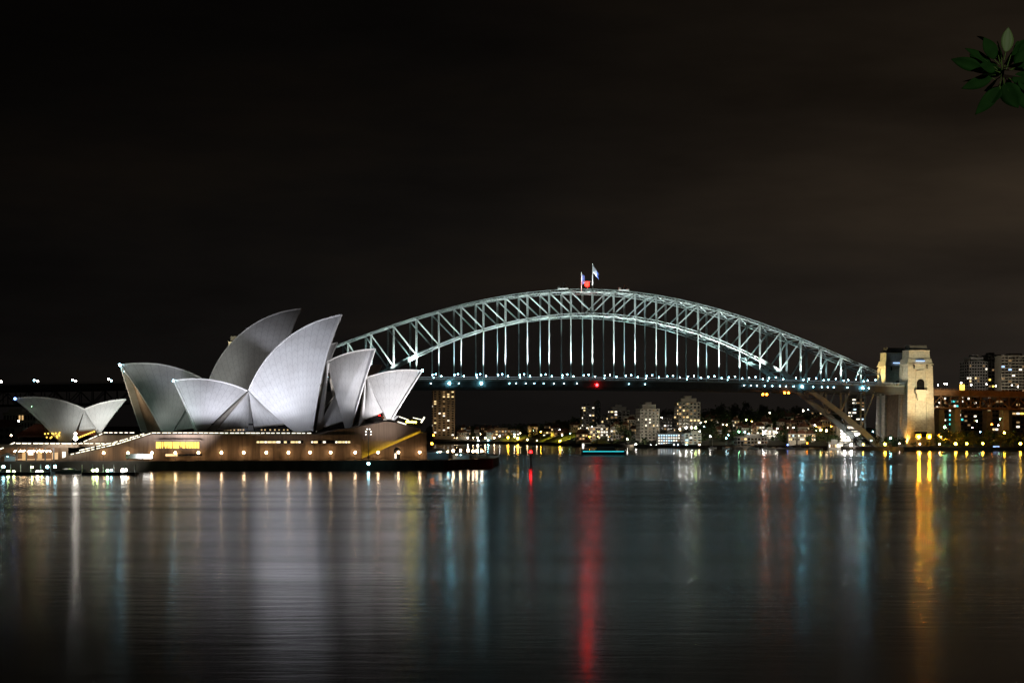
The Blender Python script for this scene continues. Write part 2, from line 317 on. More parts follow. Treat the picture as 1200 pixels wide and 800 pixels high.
# ================================================================== HARBOUR BRIDGE
PHI = R(13); BX, BY = 64.84, 1325.0
bridge = thing('harbour_bridge', 'long floodlit steel arch bridge spanning the harbour', 'bridge', (BX, BY, 0), PHI)
PN = 17.97
def zU(n): return 129.4 - .4143 * n * n + .000412 * n ** 4
def zL(n): return 2 + 107.9 * (1 - (n / 14) ** 2)
def zD(t): return 56.4 - 2.4 * (t / 251.6) ** 2
TW = 30.0
NN = range(-14, 15)
S = M['steel']
for w in (0, TW):
    mb = MB()
    for n in range(-14, 14):
        a, b = (n * PN, w, zU(n)), ((n + 1) * PN, w, zU(n + 1))
        for dz in (-.9, .9): mb.beam((a[0], a[1], a[2] + dz), (b[0], b[1], b[2] + dz), 1.3, .42)
        for k in range(6): mb.beam(Vector(a).lerp(Vector(b), k / 6) + Vector((0, 0, -.9 if k % 2 else .9)), Vector(a).lerp(Vector(b), (k + 1) / 6) + Vector((0, 0, .9 if k % 2 else -.9)), .25, .25)
    mb.build('upper_chord', S, bridge)
    mb = MB()
    for n in range(-14, 14):
        a, b = (n * PN, w, zL(n)), ((n + 1) * PN, w, zL(n + 1))
        for dz in (-1.05, 1.05): mb.beam((a[0], a[1], a[2] + dz), (b[0], b[1], b[2] + dz), 1.6, .5)
        for k in range(6): mb.beam(Vector(a).lerp(Vector(b), k / 6) + Vector((0, 0, -1.05 if k % 2 else 1.05)), Vector(a).lerp(Vector(b), (k + 1) / 6) + Vector((0, 0, 1.05 if k % 2 else -1.05)), .3, .3)
    for n in range(-14, 14):
        e = min(abs(n), abs(n + 1)) - 7
        if e > 0: mb.beam((n * PN, w, zL(n)), ((n + 1) * PN, w, zL(n + 1)), 1.5 + .12 * e, 2.6 + .35 * e)
    mb.build('lower_chord', S, bridge)
    for n in NN:
        mb = MB(); p, q = (n * PN, w, zL(n) + 1), (n * PN, w, zU(n) - 1)
        for dx in (-.45, .45): mb.beam((p[0] + dx, w, p[2]), (q[0] + dx, w, q[2]), 1.2, .34, up=(1, 0, 0))
        k = p[2] + 1.5
        while k < q[2]:                                   # lacing between the two flanges
            mb.beam((p[0] - .4, w, k), (p[0] + .4, w, k + .9), .9, .18); k += 2.2
        mb.build('post', S, bridge)
        if n:
            m1 = n - 1 if n > 0 else n + 1                # lower end lies one panel nearer the crown
            a, b = Vector((n * PN, w, zU(n) - .8)), Vector((m1 * PN, w, zL(m1) + 1))
            mb = MB(); mb.beam(a, b, 1.0, .9); mb.build('diagonal', S, bridge)
        if zL(n) > zD(n * PN) + 4:
            mb = MB(); mb.beam((n * PN, w, zD(n * PN)), (n * PN, w, zL(n) - 1), 1.0, .7, up=(1, 0, 0)); mb.build('hanger', S, bridge)
for n in NN:
    mb = MB(); mb.beam((n * PN, .8, zU(n)), (n * PN, TW - .8, zU(n)), .8, 1.0)
    if n < 14: mb.beam((n * PN, .8, zU(n) + .3), ((n + 1) * PN, TW - .8, zU(n + 1) + .3), .5, .5); mb.beam(((n + 1) * PN, .8, zU(n + 1) - .3), (n * PN, TW - .8, zU(n) - .3), .5, .5)
    mb.build('upper_brace', S, bridge)
    mb = MB(); mb.beam((n * PN, 1, zL(n)), (n * PN, TW - 1, zL(n)), 1.0, 1.4)
    if n < 14: mb.beam((n * PN, 1, zL(n) + .4), ((n + 1) * PN, TW - 1, zL(n + 1) + .4), .6, .6); mb.beam(((n + 1) * PN, 1, zL(n + 1) - .4), (n * PN, TW - 1, zL(n) - .4), .6, .6)
    mb.build('lower_brace', S, bridge)
DW0, DW1 = -9.4, 39.4
segs = [i * PN for i in range(-15, 16)]
mb = MB()
for a, b in zip(segs, segs[1:]):
    mb.add([(t, w, zD(t) + dz) for t in (a, b) for w, dz in ((DW0, -1.1), (DW1, -1.1), (DW1, 0), (DW0, 0))], [(0, 1, 5, 4), (1, 2, 6, 5), (2, 3, 7, 6), (3, 0, 4, 7)])
mb.build('road_deck', M['asphalt'], bridge)
for w in (DW0 + .6, 0, TW, DW1 - .6):
    mb = MB()
    for a, b in zip(segs, segs[1:]):
        mb.beam((a, w, zD(a) - 3.4), (b, w, zD(b) - 3.4), .7, 4.4)
        mb.beam((a, w, zD(a) - 6.6), (b, w, zD(b) - 6.6), 1.0, .7)
        for k in range(2):
            t = a + (b - a) * k / 2; mb.beam((t, w, zD(t) - 1.2), (t, w, zD(t) - 6.6), .5, .5); mb.beam((t, w, zD(t) - 5.4), (t + PN / 2, w, zD(t) - 6.6), .4, .4)
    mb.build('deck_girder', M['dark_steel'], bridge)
for a in segs:
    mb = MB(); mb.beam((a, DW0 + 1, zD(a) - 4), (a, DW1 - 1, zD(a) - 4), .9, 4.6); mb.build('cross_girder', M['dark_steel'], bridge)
for w in (DW0 + .15, DW1 - .15):
    mb = MB()
    for a, b in zip(segs, segs[1:]):
        for h in (.1, .7, 1.4, 2.1): mb.beam((a, w, zD(a) + h), (b, w, zD(b) + h), .12, .22)
        for k in range(6):
            t = a + (b - a) * k / 6; mb.beam((t, w, zD(t)), (t, w, zD(t) + 2.3), .14, .14)
    mb.build('railing', S, bridge)
    mb = MB()
    for a, b in zip(segs, segs[1:]): mb.beam((a, w - .2 if w < 0 else w + .2, zD(a) - .45), (b, w - .2 if w < 0 else w + .2, zD(b) - .45), .12, .5)
    mb.build('deck_edge', S, bridge)
    mb = MB()
    for a, b in zip(segs, segs[1:]): mb.beam((a, w + (.35 if w < 0 else -.35), zD(a) + 2.45), (b, w + (.35 if w < 0 else -.35), zD(b) + 2.45), .12, .16)
    mb.build('rail_glow', GL['railstrip'], bridge)  # glowing strip stands in for lamplight caught by the railing
# arch bearings
for sgn in (-1, 1):
    for w in (0, TW):
        MB().frustum((sgn * 254, w, -2), (16, 9), (7, 6), 5.5).build('bearing', M['granite'], bridge)
# floodlights at the hanger feet (bulb on a bracket) with their beams
bulb = MB().ball((0, 0, 0), .62, 8, 6).mesh('lens', GL['cool']); bulbc = MB().ball((0, 0, 0), .75, 8, 6).mesh('lens', GL['cyan'])
housing = MB().box((0, 0, -.75), (.9, .9, .5)).tube([(0, 0, -1), (0, 0, -2.6)], .12).mesh('floodlight', M['dark_steel'])
def bridge_lamp(t, w, z, lens=bulb, name='floodlight'):
    h = inst(housing, name, bridge, (t, w, z), (.75, .75, .75)); inst(lens, 'lens', h)
Mb = Matrix.Translation((BX, BY, 0)) @ Matrix.Rotation(PHI, 4, 'Z')
def bw(t, w, z): return Mb @ Vector((t, w, z))
for n in range(-13, 14):
    t = n * PN
    bridge_lamp(t + 1.6, -2.2, zD(t) + 3.4)
    if n % 2: bridge_lamp(t + 1.6, TW + 2.4, zD(t) + 3.4)
    top = zU(n)
    p = 11e5 * (max(top - zD(t), 12) / 70) ** 2 + 1.2e4
    if abs(n) < 14:
        spot('arch_floodlight', bw(t - 3, -8.6, zD(t) + 1.2), bw(t, .0, zD(t) + .62 * (top - zD(t))), p * random.uniform(.5, .95), (.86, 1, .97), 50, 1.0, .4)
    if n % 2 == 0:
        spot('arch_floodlight', bw(t, TW - 8, zD(t) + 2.5), bw(t, TW, top - 4), p * .30, (.70, 1, .98), 56, 1.0, .4)
# lamps slung under the deck edge
for px, col in ((505, 0), (526.6, 2), (537.5, 1), (564, 2), (597, 1), (605, 1), (616, 1), (626, 1), (637, 1), (649, 1), (661, 1), (676, 1), (737, 1), (756, 1), (872, 1), (880, 1), (887, 1), (896, 1), (905, 1), (914, 1), (921, 1), (930, 1), (940, 2), (953, 1), (963, 1), (970, 1), (977, 1), (993, 1), (1011, 2), (1018, 1)):
    u = (px - HX) / F; c_, s_ = math.cos(PHI), math.sin(PHI); w = DW0 - .3
    t = (u * (BY + w * c_) - (BX - w * s_)) / (c_ - u * s_)
    big = 1.35 if col == 2 else .75 if px < 860 else .95
    h = inst(housing, 'underdeck_lamp', bridge, (t, w, zD(t) - 2.6), (.7, .7, .7)); inst(bulbc if col == 2 else bulb, 'lens', h, (0, -.3, 0), (big, big, big))
    h.rotation_euler[0] = math.pi * 0
redb = MB().ball((0, 0, 0), 1.1, 10, 8).mesh('lens', GL['red'])
h = inst(housing, 'navigation_lamp', bridge, (1.0, DW0 - .6, zD(0) - 3.6)); inst(redb, 'lens', h)
amb = MB().ball((0, 0, 0), .9, 8, 6).mesh('lens', GL['amber'])
mb = MB(); mb.beam((143, -9.5, 47.5), (172, -9.5, 46.4), 1.6, .7)
for t in (143, 150, 165, 172): mb.beam((t, -9.5, 47.2), (t, -9.5, 50), .3, .3)
mb.build('maintenance_gantry', M['dark_steel'], bridge)
for px in (894, 898.5, 919.5, 924):
    u = (px - HX) / F; c_, s_ = math.cos(PHI), math.sin(PHI); w = DW0 - .6
    t = (u * (BY + w * c_) - (BX - w * s_)) / (c_ - u * s_)
    h = inst(housing, 'navigation_lamp', bridge, (t, w, 46.0 if px < 900 else 47.4)); inst(amb, 'lens', h)
# crown: beacon, cranes
mb = MB().tube([(0, 15, zU(0)), (0, 15, zU(0) + 6)], .5).box((0, 15, zU(0) + 1), (3, 3, 2)); mb.build('beacon_mast', M['dark_steel'], bridge)
big = MB().ball((0, 0, 0), 2.0, 12, 8).mesh('lens', GL['redbig']); h = inst(housing, 'beacon', bridge, (-.6, 14, zU(0) + 6.0)); inst(big, 'lens', h); inst(MB().tube([(0, 0, 2.1), (0, 0, 2.5)], 3.4, 12).mesh('light_shield', M['dark_steel']), 'light_shield', h)  # disc over the lens is added to keep red light off the flags
for t in (-24.5, 26.5):
    cr_ = thing('maintenance_crane', 'white maintenance crane riding on the arch top, %s of the red beacon' % ('left' if t < 0 else 'right'), 'crane', bw(t, 0, zU(t / PN) + 1.2), PHI, 'cranes on the arch crown')
    MB().box((0, 0, .35), (8.5, 2.6, .7)).box((-3.4, 0, 1.5), (1.4, 2.2, 1.6)).box((3.2, 0, 1.1), (1.6, 2.2, .9)).build('carriage', M['white'], cr_)
    MB().tube([(-.5, 0, .7), (.6, 0, 5.2)], .22).tube([(.6, 0, 5.2), (3.6, 0, 2.4)], .12).build('jib', S, cr_)
# flags
for nm, t, w, h0, lab, mt in (('flagpole', -2.0, 26, 15.5, 'pale flagpole with a hanging blue flag, beside the red beacon', 'blueflag'), ('flagpole', .2, 0, 20, 'tallest flagpole on the arch with a white and blue flag flying', 'whiteflag')):
    fl = thing(nm, lab, 'flagpole', bw(t, w, zU(0) + 1), PHI, 'flagpoles on the arch crown')
    MB().tube([(0, 0, 0), (0, 0, h0)], .42, 8, r1=.2).ball((0, 0, h0 + .2), .4).build('pole', M['white'], fl)
    rows = []; Wd, Hh, drop = (2.6, 9.5, 2.0) if mt == 'blueflag' else (5.0, 6.5, 7.5)
    for i in range(9):
        a = i / 8; rows.append([(.3 + a * Wd, .5 * math.sin(a * 7 + j * .5) * a, h0 - .4 - j / 6 * Hh * (1 - .35 * a) - drop * a ** 1.15) for j in range(7)])
    mb = MB()
    mb.grid(rows[:6] if mt == 'whiteflag' else rows[:2], 0); mb.grid(rows[5:] if mt == 'whiteflag' else rows[1:], 1)
    o = mb.build('flag', [M['whiteflag'], M['blueflag']], fl, smooth=True)
    sm = o.modifiers.new('cloth', 'SOLIDIFY'); sm.thickness = .06
spot('flag_floodlight', bw(-4, -3, zU(0) + 1.5), bw(1, 5, zU(0) + 17), 9000, (.9, .95, 1), 80, .6)
# street lamps across the deck
lampm = {k: MB().ball((0, 0, 0), .72, 8, 6).mesh('lamp_head', GL[k]) for k in ('cool', 'white', 'yellow', 'warm', 'lime', 'amber', 'cyan', 'green', 'gold', 'flare', 'red', 'teal', 'blue')}
polem = MB().tube([(0, 0, 0), (0, 0, .985)], .12, 6, r1=.08).mesh('pole', M['dark_steel'])
def lamp(label, pos, base, col='white', size=1.0, group=None, name='street_lamp', cat='street lamp', arm=0.0, parent_rz=0):
    """a pole from base height up to the lamp head at pos"""
    o = thing(name, label, cat, (pos[0], pos[1], base), parent_rz, group)
    h = pos[2] - base
    inst(polem, 'pole', o, (0, .15, 0), (1.6, 1.6, h))
    inst(lampm[col], 'lamp_head', o, (0, 0, h), (size, size, size))
    return o
proto = None
for n in range(-13, 15):
    for k, (w, row) in enumerate(((7.5, 'near'), (22.5, 'far'))):
        t = n * PN - 1.0; p = bw(t, w, zD(t))
        where = 'by the hanger under the flags' if n == 0 else 'by the %s hanger %s of the flags' % (ordinal(abs(n) - 1), 'left' if n < 0 else 'right')
        lab = 'deck street lamp on the %s carriageway %s' % (row, where)
        if proto is None: proto = o = lamp(lab, p + Vector((0, 0, 5.2)), p.z, 'cool', .62, 'street lamps along the bridge deck')
        else:
            o = copy_tree(proto); o.location = p; o['label'] = lab
# added fill spots on the shores, washing the arch from the east
spot('shore_fill', (-10, 715, 9), bw(-40, 0, 92), .30e6, (.84, 1, .93), 44, .8, 2)
spot('shore_fill', (560, 1180, 9), bw(95, 0, 80), .28e6, (.90, 1, .90), 52, .8, 2)

# pylons
def pylon(label, t, w, mirror=1, detail=True):
    o = thing('granite_pylon', label, 'bridge pylon', bw(t, w, 0), PHI, 'granite pylons of the bridge')
    g = M['granite']; Wd, Dp = 23.5, 15.5
    MB().frustum((0, 0, -1), (Wd + 3.5, Dp + 3), (Wd + 2.5, Dp + 2.4), 10).build('base', g, o)
    mb = MB(); H0 = 63.5
    mb.frustum((0, 0, 9.0), (Wd + 1.4, Dp + 1.4), (Wd - 2.2, Dp - 1.2), H0)
    mb.build('shaft', g, o)
    mb = MB()                                          # corner piers standing proud of the shaft
    for i in (-1, 1):
        for j in (-1, 1):
            vs = []
            for z, f_ in ((9.01, 1.0), (70.5, .86)):
                cx, cy_ = i * (Wd / 2 - 2.6) * (1.0 if z < 20 else .885), j * (Dp / 2 - 1.6) * (1.0 if z < 20 else .9)
                vs += [(cx + a * 3.6 * f_, cy_ + b * 2.7 * f_, z) for a, b in ((-1, -1), (1, -1), (1, 1), (-1, 1))]
            mb.add(vs, [(3, 2, 1, 0), (4, 5, 6, 7), (0, 1, 5, 4), (1, 2, 6, 5), (2, 3, 7, 6), (3, 0, 4, 7)])
    mb.build('corner_pier', g, o)
    MB().frustum((0, 0, 72.3), (Wd - .6, Dp - .4), (Wd - 2.5, Dp - 2), 4.2).box((0, 0, 72.0), (Wd + .4, Dp + .4, .8)).build('cornice', g, o)
    MB().frustum((0, 0, 76.4), (Wd - 4.0, Dp - 3.4), (Wd - 4.8, Dp - 4.2), 7.2).box((0, 0, 83.4), (Wd - 4.0, Dp - 3.4, .7)).build('attic', g, o)
    MB().frustum((0, 0, 83.75), (Wd - 7, Dp - 6.4), (Wd - 8.2, Dp - 7.4), 4.2).build('parapet_cap', M['darkc'], o)
    if detail:
        f_ = -Dp / 2 - .35
        MB().frustum((0, -Dp / 2 + .35, 10), (9.2, 1.6), (8.2, 1.4), 57).build('recessed_panel', g, o)
        pts = [(-3.4, 0, 0), (3.4, 0, 0)] + [(3.4 * math.cos(a), 0, 7 + 3.4 * math.sin(a)) for a in [i * math.pi / 10 for i in range(11)]]
        MB().prism([(x, f_ - .35, 49 + z) for x, y, z in pts], (0, 1.2, 0)).build('arch_opening', M['glass'], o)
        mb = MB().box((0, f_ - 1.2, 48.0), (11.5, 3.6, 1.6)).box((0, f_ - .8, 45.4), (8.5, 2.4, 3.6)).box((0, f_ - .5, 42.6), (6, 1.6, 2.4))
        mb.box((0, f_ - 2.8, 49.6), (11.3, .4, 1.7)); mb.build('balcony', M['cream'], o)  # paler material stands in for the stronger light on the balcony
        MB().box((0, f_ - .9, 16.5), (13.5, 2.0, 1.5)).build('door_hood', g, o)
        MB().box((0, f_ - .3, 13.3), (11.5, 1.2, 4.6)).build('doorway', M['glass'], o)
        MB().box((0, f_ - .45, 10.3), (15, 1.8, 1.6)).build('plinth_step', g, o)
        for x_ in (-6.4, 6.4): MB().box((x_ * .92, -Dp / 2 - .1, 69.8), (1.0, 1.4, 3.2)).build('slit_window', M['glass'], o)
        MB().box((0, -Dp / 2 + .4, 74.7), (7.6, 1.9, .5)).build('blue_slot', GL['win_blue'], o)
    return o
TP = 281
pylon('near north granite pylon, brightly floodlit, with an arched balcony opening', TP, -6, detail=True)
pylon('shadowed granite pylon behind the bright one at the bridge end', TP, 36, detail=True)
pylon('distant lit granite pylon top showing above the Opera House sail', -TP, -8, detail=False)
# golden floodlight washing the near pylon, from fixtures at its foot
fx = MB().box((0, .35, .4), (4.4, .3, 4.4)).tube([(0, .2, -1.6), (0, .2, -9)], .25).box((0, 0, -.2), (2.2, 1.2, .6)).tube([(0, 0, -.5), (0, 0, -2)], .25).mesh('housing', M['dark_steel'])  # wide back plate added to keep the lens glow off the pylon
def flood(label, p, base, col, size=1.0, group='floodlights at the pylon feet'):
    o = thing('floodlight', label, 'floodlight', (p[0], p[1], p[2]), 0, group); inst(fx, 'housing', o, (0, .8, 0)); inst(lampm[col], 'lens', o, (0, 0, .3), (size,) * 3); return o
q = bw(TP - 13.5, -33, 5)
spot('pylon_floodlight', bw(TP - 6, -84, 4), bw(TP + 2, -14, 60), 4.6e5, (1, .87, .54), 48, .7, 1)
spot('pylon_floodlight', bw(TP - 12, -32, 5), bw(TP - 5, -14, 40), 1.2e4, (1, .76, .32), 60, .8, 1)
spot('pylon_floodlight', bw(TP + 9, -34, 5), bw(TP + 3, -14, 50), 1.0e4, (1, .86, .52), 95, .8, 1)
spot('pylon_floodlight', bw(TP - 30, 33, 57), bw(TP - 11, 36, 70), 7e4, (1, .75, .30), 70, .7, 1)
spot('pylon_floodlight', bw(TP - 30, -9, 57), bw(TP - 11, -7, 70), 1.5e4, (1, .92, .7), 70, .7, 1)
spot('pylon_floodlight', bw(TP - 4, 22, 6), bw(TP, 43, 30), 1.6e5, (1, .55, .10), 90, .7, 1)
spot('pylon_floodlight', bw(-TP + 16, -60, 56), bw(-TP, -18, 80), 2.4e5, (1, .92, .62), 60, .7, 1)
# abutment tower between the two pylons under the deck
ab = thing('bridge_abutment', 'ochre lit stone abutment under the deck between the two pylons', 'abutment', bw(TP - 4, 15, 0), PHI)
MB().frustum((0, 0, 0), (15, 24), (13, 23), 47).build('wall', M['brick'], ab)
MB().box((-6, -12.6, 24), (1.4, 1.4, 48)).build('corner_pier', M['granite'], ab); MB().box((3.5, -12.6, 24), (2.6, 1.4, 48)).build('corner_pier', M['granite'], ab)
spot('abutment_floodlight', bw(TP - 14, -16, 6), bw(TP - 4, -2, 34), 4.5e4, (1, .50, .10), 60, .8, 1)

# approach viaducts
def viaduct(label, t0, t1, z0, z1, m, npier):
    o = thing('approach_viaduct', label, 'viaduct', bw((t0 + t1) / 2, 15, 0), PHI)
    tm = (t0 + t1) / 2; L_ = lambda t, w, z: (t - tm, w - 15, z); zt = lambda t: z0 + (z1 - z0) * (t - t0) / (t1 - t0)
    MB().add([L_(t, w, zt(t) + dz) for t in (t0, t1) for w, dz in ((DW0, -4.6), (DW1, -4.6), (DW1, 0), (DW0, 0))], [(0, 1, 5, 4), (1, 2, 6, 5), (2, 3, 7, 6), (3, 0, 4, 7), (0, 3, 2, 1), (4, 5, 6, 7)]).build('road_deck', m, o)
    for w in (DW0 + .3, DW1 - .3):
        mb = MB(); n = int(abs(t1 - t0) / 9)
        for i in range(n):
            a, b = t0 + (t1 - t0) * i / n, t0 + (t1 - t0) * (i + 1) / n
            mb.beam(L_(a, w, zt(a) - 15), L_(b, w, zt(b) - 15), .9, 1.0); mb.beam(L_(a, w, zt(a) - 5), L_(a, w, zt(a) - 15), .7, .7)
            mb.beam(L_(a, w, zt(a) - (5 if i % 2 else 15)), L_(b, w, zt(b) - (15 if i % 2 else 5)), .7, .7)
        mb.build('truss', m, o)
        mb = MB()
        for h in (.5, 1.2): mb.beam(L_(t0, w, z0 + h), L_(t1, w, z1 + h), .12, .15)
        for i in range(n * 3): a = t0 + (t1 - t0) * i / (n * 3); mb.beam(L_(a, w, zt(a)), L_(a, w, zt(a) + 1.3), .12, .12)
        mb.build('railing', m, o)
    for i in range(npier):
        t = t0 + (t1 - t0) * (i + .62) / npier
        for w in (1, 29): MB().frustum(L_(t, w, -1), (6.5, 9), (5, 7), zt(t) - 15).build('pier', M['brick'] if m is M['rust_steel'] else M['darkc'], o)
    return o
viaduct('dark steel truss approach of the bridge behind the restaurant sails', -700, -TP - 10, 44.5, 53.5, M['dark_steel'], 5)
viaduct('brown lit truss approach of the bridge beyond the bright pylon', TP + 12, 520, 50.8, 48.3, M['rust_steel'], 5)
for t in (306, 338, 372, 410):
    spot('viaduct_floodlight', bw(t, -34, 8), bw(t + 8, -8, 40), 1.5e4, (1, .42, .10), 110, .8, 1)
lg = 'street lamps on the left approach'
for i, (x, y) in enumerate(((1.5, 447), (40, 445.5), (44, 446.5), (85, 445), (88.7, 446.2), (127.2, 444), (130.5, 446))):
    Y = 1222 + x * .2 + (26 if i in (1, 3, 5) else 0); p = at(x, y, Y)
    nm = ['lone warm street lamp at the far left on the approach viaduct', 'cool street lamp, rear one of the second pair from the left, on dark viaduct', 'warm street lamp, front one of the second pair from the left, on dark viaduct', 'cool street lamp, rear one of the third pair, above the restaurant sails', 'warm street lamp, front one of the third pair, above the restaurant sails', 'rear street lamp of the pair beside the teal sail tip', 'front street lamp of the pair beside the teal sail tip'][i]
    lamp(nm, p, 46.5, 'cool' if i in (1, 3, 6) else 'white', .95, lg)
lg = 'street lamps on the right approach'
for i, (x, y, c) in enumerate(((1099.3, 451, 'cyan'), (1107, 449.5, 'white'), (1109.5, 449.8, 'white'), (1126.5, 448.5, 'white'), (1138.2, 451, 'white'), (1156.2, 450, 'white'), (1167, 452, 'white'), (1186, 451.2, 'white'), (1193, 453, 'white'))):
    Y = 1395 + (x - 1097) * .21 + (10 if i % 2 else 0); p = at(x, y, Y)
    lamp('%s street lamp on the brown approach, %s along from the bright pylon' % ('small cyan' if c == 'cyan' else 'white', ordinal(i)), p, 49.8, c, .62 if i else .5, lg)
sg = thing('yellow_sign', 'small amber illuminated sign on the right approach', 'sign', at(1127.5, 458, 1400)); MB().box((0, 0, 3.0), (4.2, .3, 5.2)).build('sign_panel', GL['amberpane'], sg); MB().tube([(0, .4, -3), (0, .4, 1)], .2).build('post', M['dark_steel'], sg)

# ================================================================== OPERA HOUSE
OH = thing('opera_house', 'opera house with white sail roofs on a brown podium, floodlit', 'opera house', (-100, 700, 3.4))
class Hall:
    def __init__(s, x0, Y0, deg):
        th = R(deg); s.a = Vector((math.cos(th), math.sin(th), 0)); s.n = Vector((math.sin(th), -math.cos(th), 0)); s.o = Vector(((x0 - HX) / F * Y0, Y0, 0))
    def pt(s, x, y, w=0.0):                      # the point of the upright plane w metres off the hall's axis seen at photo pixel (x, y)
        d = Vector(((x - HX) / F, 1, -(y - HY) / F)); e = Vector((0, 0, CH))
        lam = (w + s.o.dot(s.n) - e.dot(s.n)) / d.dot(s.n); return e + d * lam
    def mir(s, p): return p - s.n * (2 * (p - s.o).dot(s.n))
def sphere_centre(v1, v2, v3, hall, rr):
    a, b = v2 - v1, v3 - v1; nn = a.cross(b); cc = v1 + (nn.cross(a) * b.length_squared + b.cross(nn) * a.length_squared) / (2 * nn.length_squared); nn.normalize()
    if nn.dot(hall.n) < 0: nn = -nn
    best = None
    for i in range(4, 1600):
        c = cc - nn * (i * .1)
        r = (c - hall.n * ((c - hall.o).dot(hall.n)) - v1).length
        if best is None or abs(r - rr) < best[0]: best = (abs(r - rr), c)
    return best[1]
def slerp(c, p, q, t):
    a, b = p - c, q - c; ra, rb = a.length, b.length; a, b = a / ra, b / rb; w = math.acos(max(-1, min(1, a.dot(b))))
    if w < 1e-5: return p.lerp(q, t)
    return c + (a * math.sin((1 - t) * w) + b * math.sin(t * w)) / math.sin(w) * (ra + (rb - ra) * t)
def sail(hall, tip, back, fa, fb, w, rr, ribs=12, name='roof_shell', label=None, thick=1.3, far=True, nu=26, nv=30, rim=.42):
    """paired spherical sail: ridge from back to tip in the hall's axis plane, rim from tip to the foot fa, rear edge from back to fb (photo pixels)"""
    v1, v2 = hall.pt(*tip), hall.pt(*back); v3, v4 = hall.pt(*fa, w), hall.pt(*fb, w)
    c = sphere_centre(v1, v2, (v3 + v4) / 2, hall, rr); cp = c - hall.n * ((c - hall.o).dot(hall.n))
    mb = MB(); rimb = MB(); e1 = []; e2 = []
    for side in (0, 1) if far else (0,):
        rows, inn, uvs = [], [], []
        for i in range(nu + 1):
            u = i / nu; rp = slerp(cp, v2, v1, u); ft = v4.lerp(v3, u); row, uv, ri = [], [], []
            Lr = (rp - ft).length
            for j in range(nv + 1):
                p = slerp(c, ft, rp, j / nv); q_ = p + (c - p).normalized() * thick * (.25 + .75 * min(1, (1 - j / nv) * 3))
                if side: p, q_ = hall.mir(p), hall.mir(q_)
                row.append(p); ri.append(q_); uv.append((u * ribs + .5, j / nv * Lr / 3.4))
            rows.append(row); inn.append(ri); uvs.append(uv)
        mb.grid(rows, 0, uvs); mb.grid(inn, 1)
        for k in (0, nu): mb.grid([rows[k], inn[k]], 1)
        mb.grid([[r[0] for r in rows], [r[0] for r in inn]], 1)
        if rim: rimb.tube(rows[nu], rim, 6)
        if side == 0: e1 = rows[nu]; rimb.tube([r[-1] for r in rows], rim * .8, 6)
        else: e2 = rows[nu]
    o = mb.build(name, [M['shell'], M['concrete_in']], OH, smooth=True, world=True)
    md = o.modifiers.new('edges', 'EDGE_SPLIT'); md.split_angle = R(50)
    if label: o['label'] = label
    rb = MB(); rb.v, rb.f, rb.mi = rimb.v, rimb.f, rimb.mi
    r = rb.build('shell_rim', M['rim'], None); r.parent = o; Mi = Matrix.Translation(OH.location).inverted(); r.data.transform(Mi)
    return e1, e2
def patch(name, hall, A, B, Cc, Dd, m, bulge=0.0, n=14, mirror=True, uvr=5, thick=.8):
    """curved four-sided panel between points A-B (top) and D-C (bottom)"""
    mb = MB()
    for side in (0, 1) if mirror else (0,):
        rows, inn, uvs = [], [], []
        nrm = (B - A + Cc - Dd).cross(Dd - A + Cc - B).normalized()
        if nrm.dot(hall.n) < 0: nrm = -nrm
        for i in range(n + 1):
            u = i / n; row, ri, uv = [], [], []
            for j in range(n + 1):
                v = j / n; p = (A.lerp(B, u)).lerp(Dd.lerp(Cc, u), v) + nrm * (bulge * 16 * u * (1 - u) * v * (1 - v)); q_ = p - nrm * thick
                if side: p, q_ = hall.mir(p), hall.mir(q_)
                row.append(p); ri.append(q_); uv.append((u * uvr + .5, (1 - v) * 5))
            rows.append(row); inn.append(ri); uvs.append(uv)
        mb.grid(rows, 0, uvs); mb.grid(inn, 1)
        for k in (0, n): mb.grid([rows[k], inn[k]], 1); mb.grid([[r[k] for r in rows], [r[k] for r in inn]], 1)
    o = mb.build(name, m if isinstance(m, list) else [m, M['concrete_in']], OH, smooth=True, world=True)
    md = o.modifiers.new('edges', 'EDGE_SPLIT'); md.split_angle = R(50); return o
def wprism(name, pts, off, m, parent=None):
    mb = MB().prism(pts, off); return mb.build(name, m, parent or OH, world=True)

# --- nearer hall (theatre)
J = Hall(340, 712, 12)
sail(J, (400.3, 369), (291.5, 457.5), (366, 505), (344, 505.5), 19, 52, 15, label='tallest near white sail, brightly lit')
sail(J, (203.6, 446), (290, 458), (231, 505), (241, 504.5), 15, 50, 10, label='small near sail pointing left')
sail(J, (439.6, 409), (383, 424), (411, 501.5), (404, 501.5), 13, 46, 9, label='narrow upright sail with shadowed upper half')
sail(J, (494.5, 434.5), (428, 443), (459.5, 490.5), (453, 490.5), 10, 52, 8, label='smallest near sail pointing right')
ap = J.pt(291.5, 458.5, .3)
patch('side_shell', J, ap, ap + J.a * .2, J.pt(291, 499.5, 15.5), J.pt(254, 503.5, 17), M['shell'], .8)
patch('side_shell', J, ap, ap + J.a * .2, J.pt(336, 495.5, 16.5), J.pt(297.5, 499.5, 15.5), M['shell'], .8)
patch('side_shell', J, ap, ap + J.a * .3, J.pt(251, 504.5, 17), J.pt(241, 504.5, 15.5), M['concrete_in'], .6)
patch('side_shell', J, ap, ap + J.a * .3, J.pt(352, 505, 17), J.pt(337, 496, 16.7), M['shell'], .3)
patch('shell_pedestal', J, J.pt(291, 470, 4), J.pt(293, 470, 4), J.pt(297, 505, 15.8), J.pt(290.5, 505, 15.8), M['shell'], 0, 4)
a2 = J.pt(395.5, 456, .5)
patch('side_shell', J, a2, a2 + J.a * .3, J.pt(404, 492.5, 11), J.pt(372, 502, 13), M['shell'], .8)
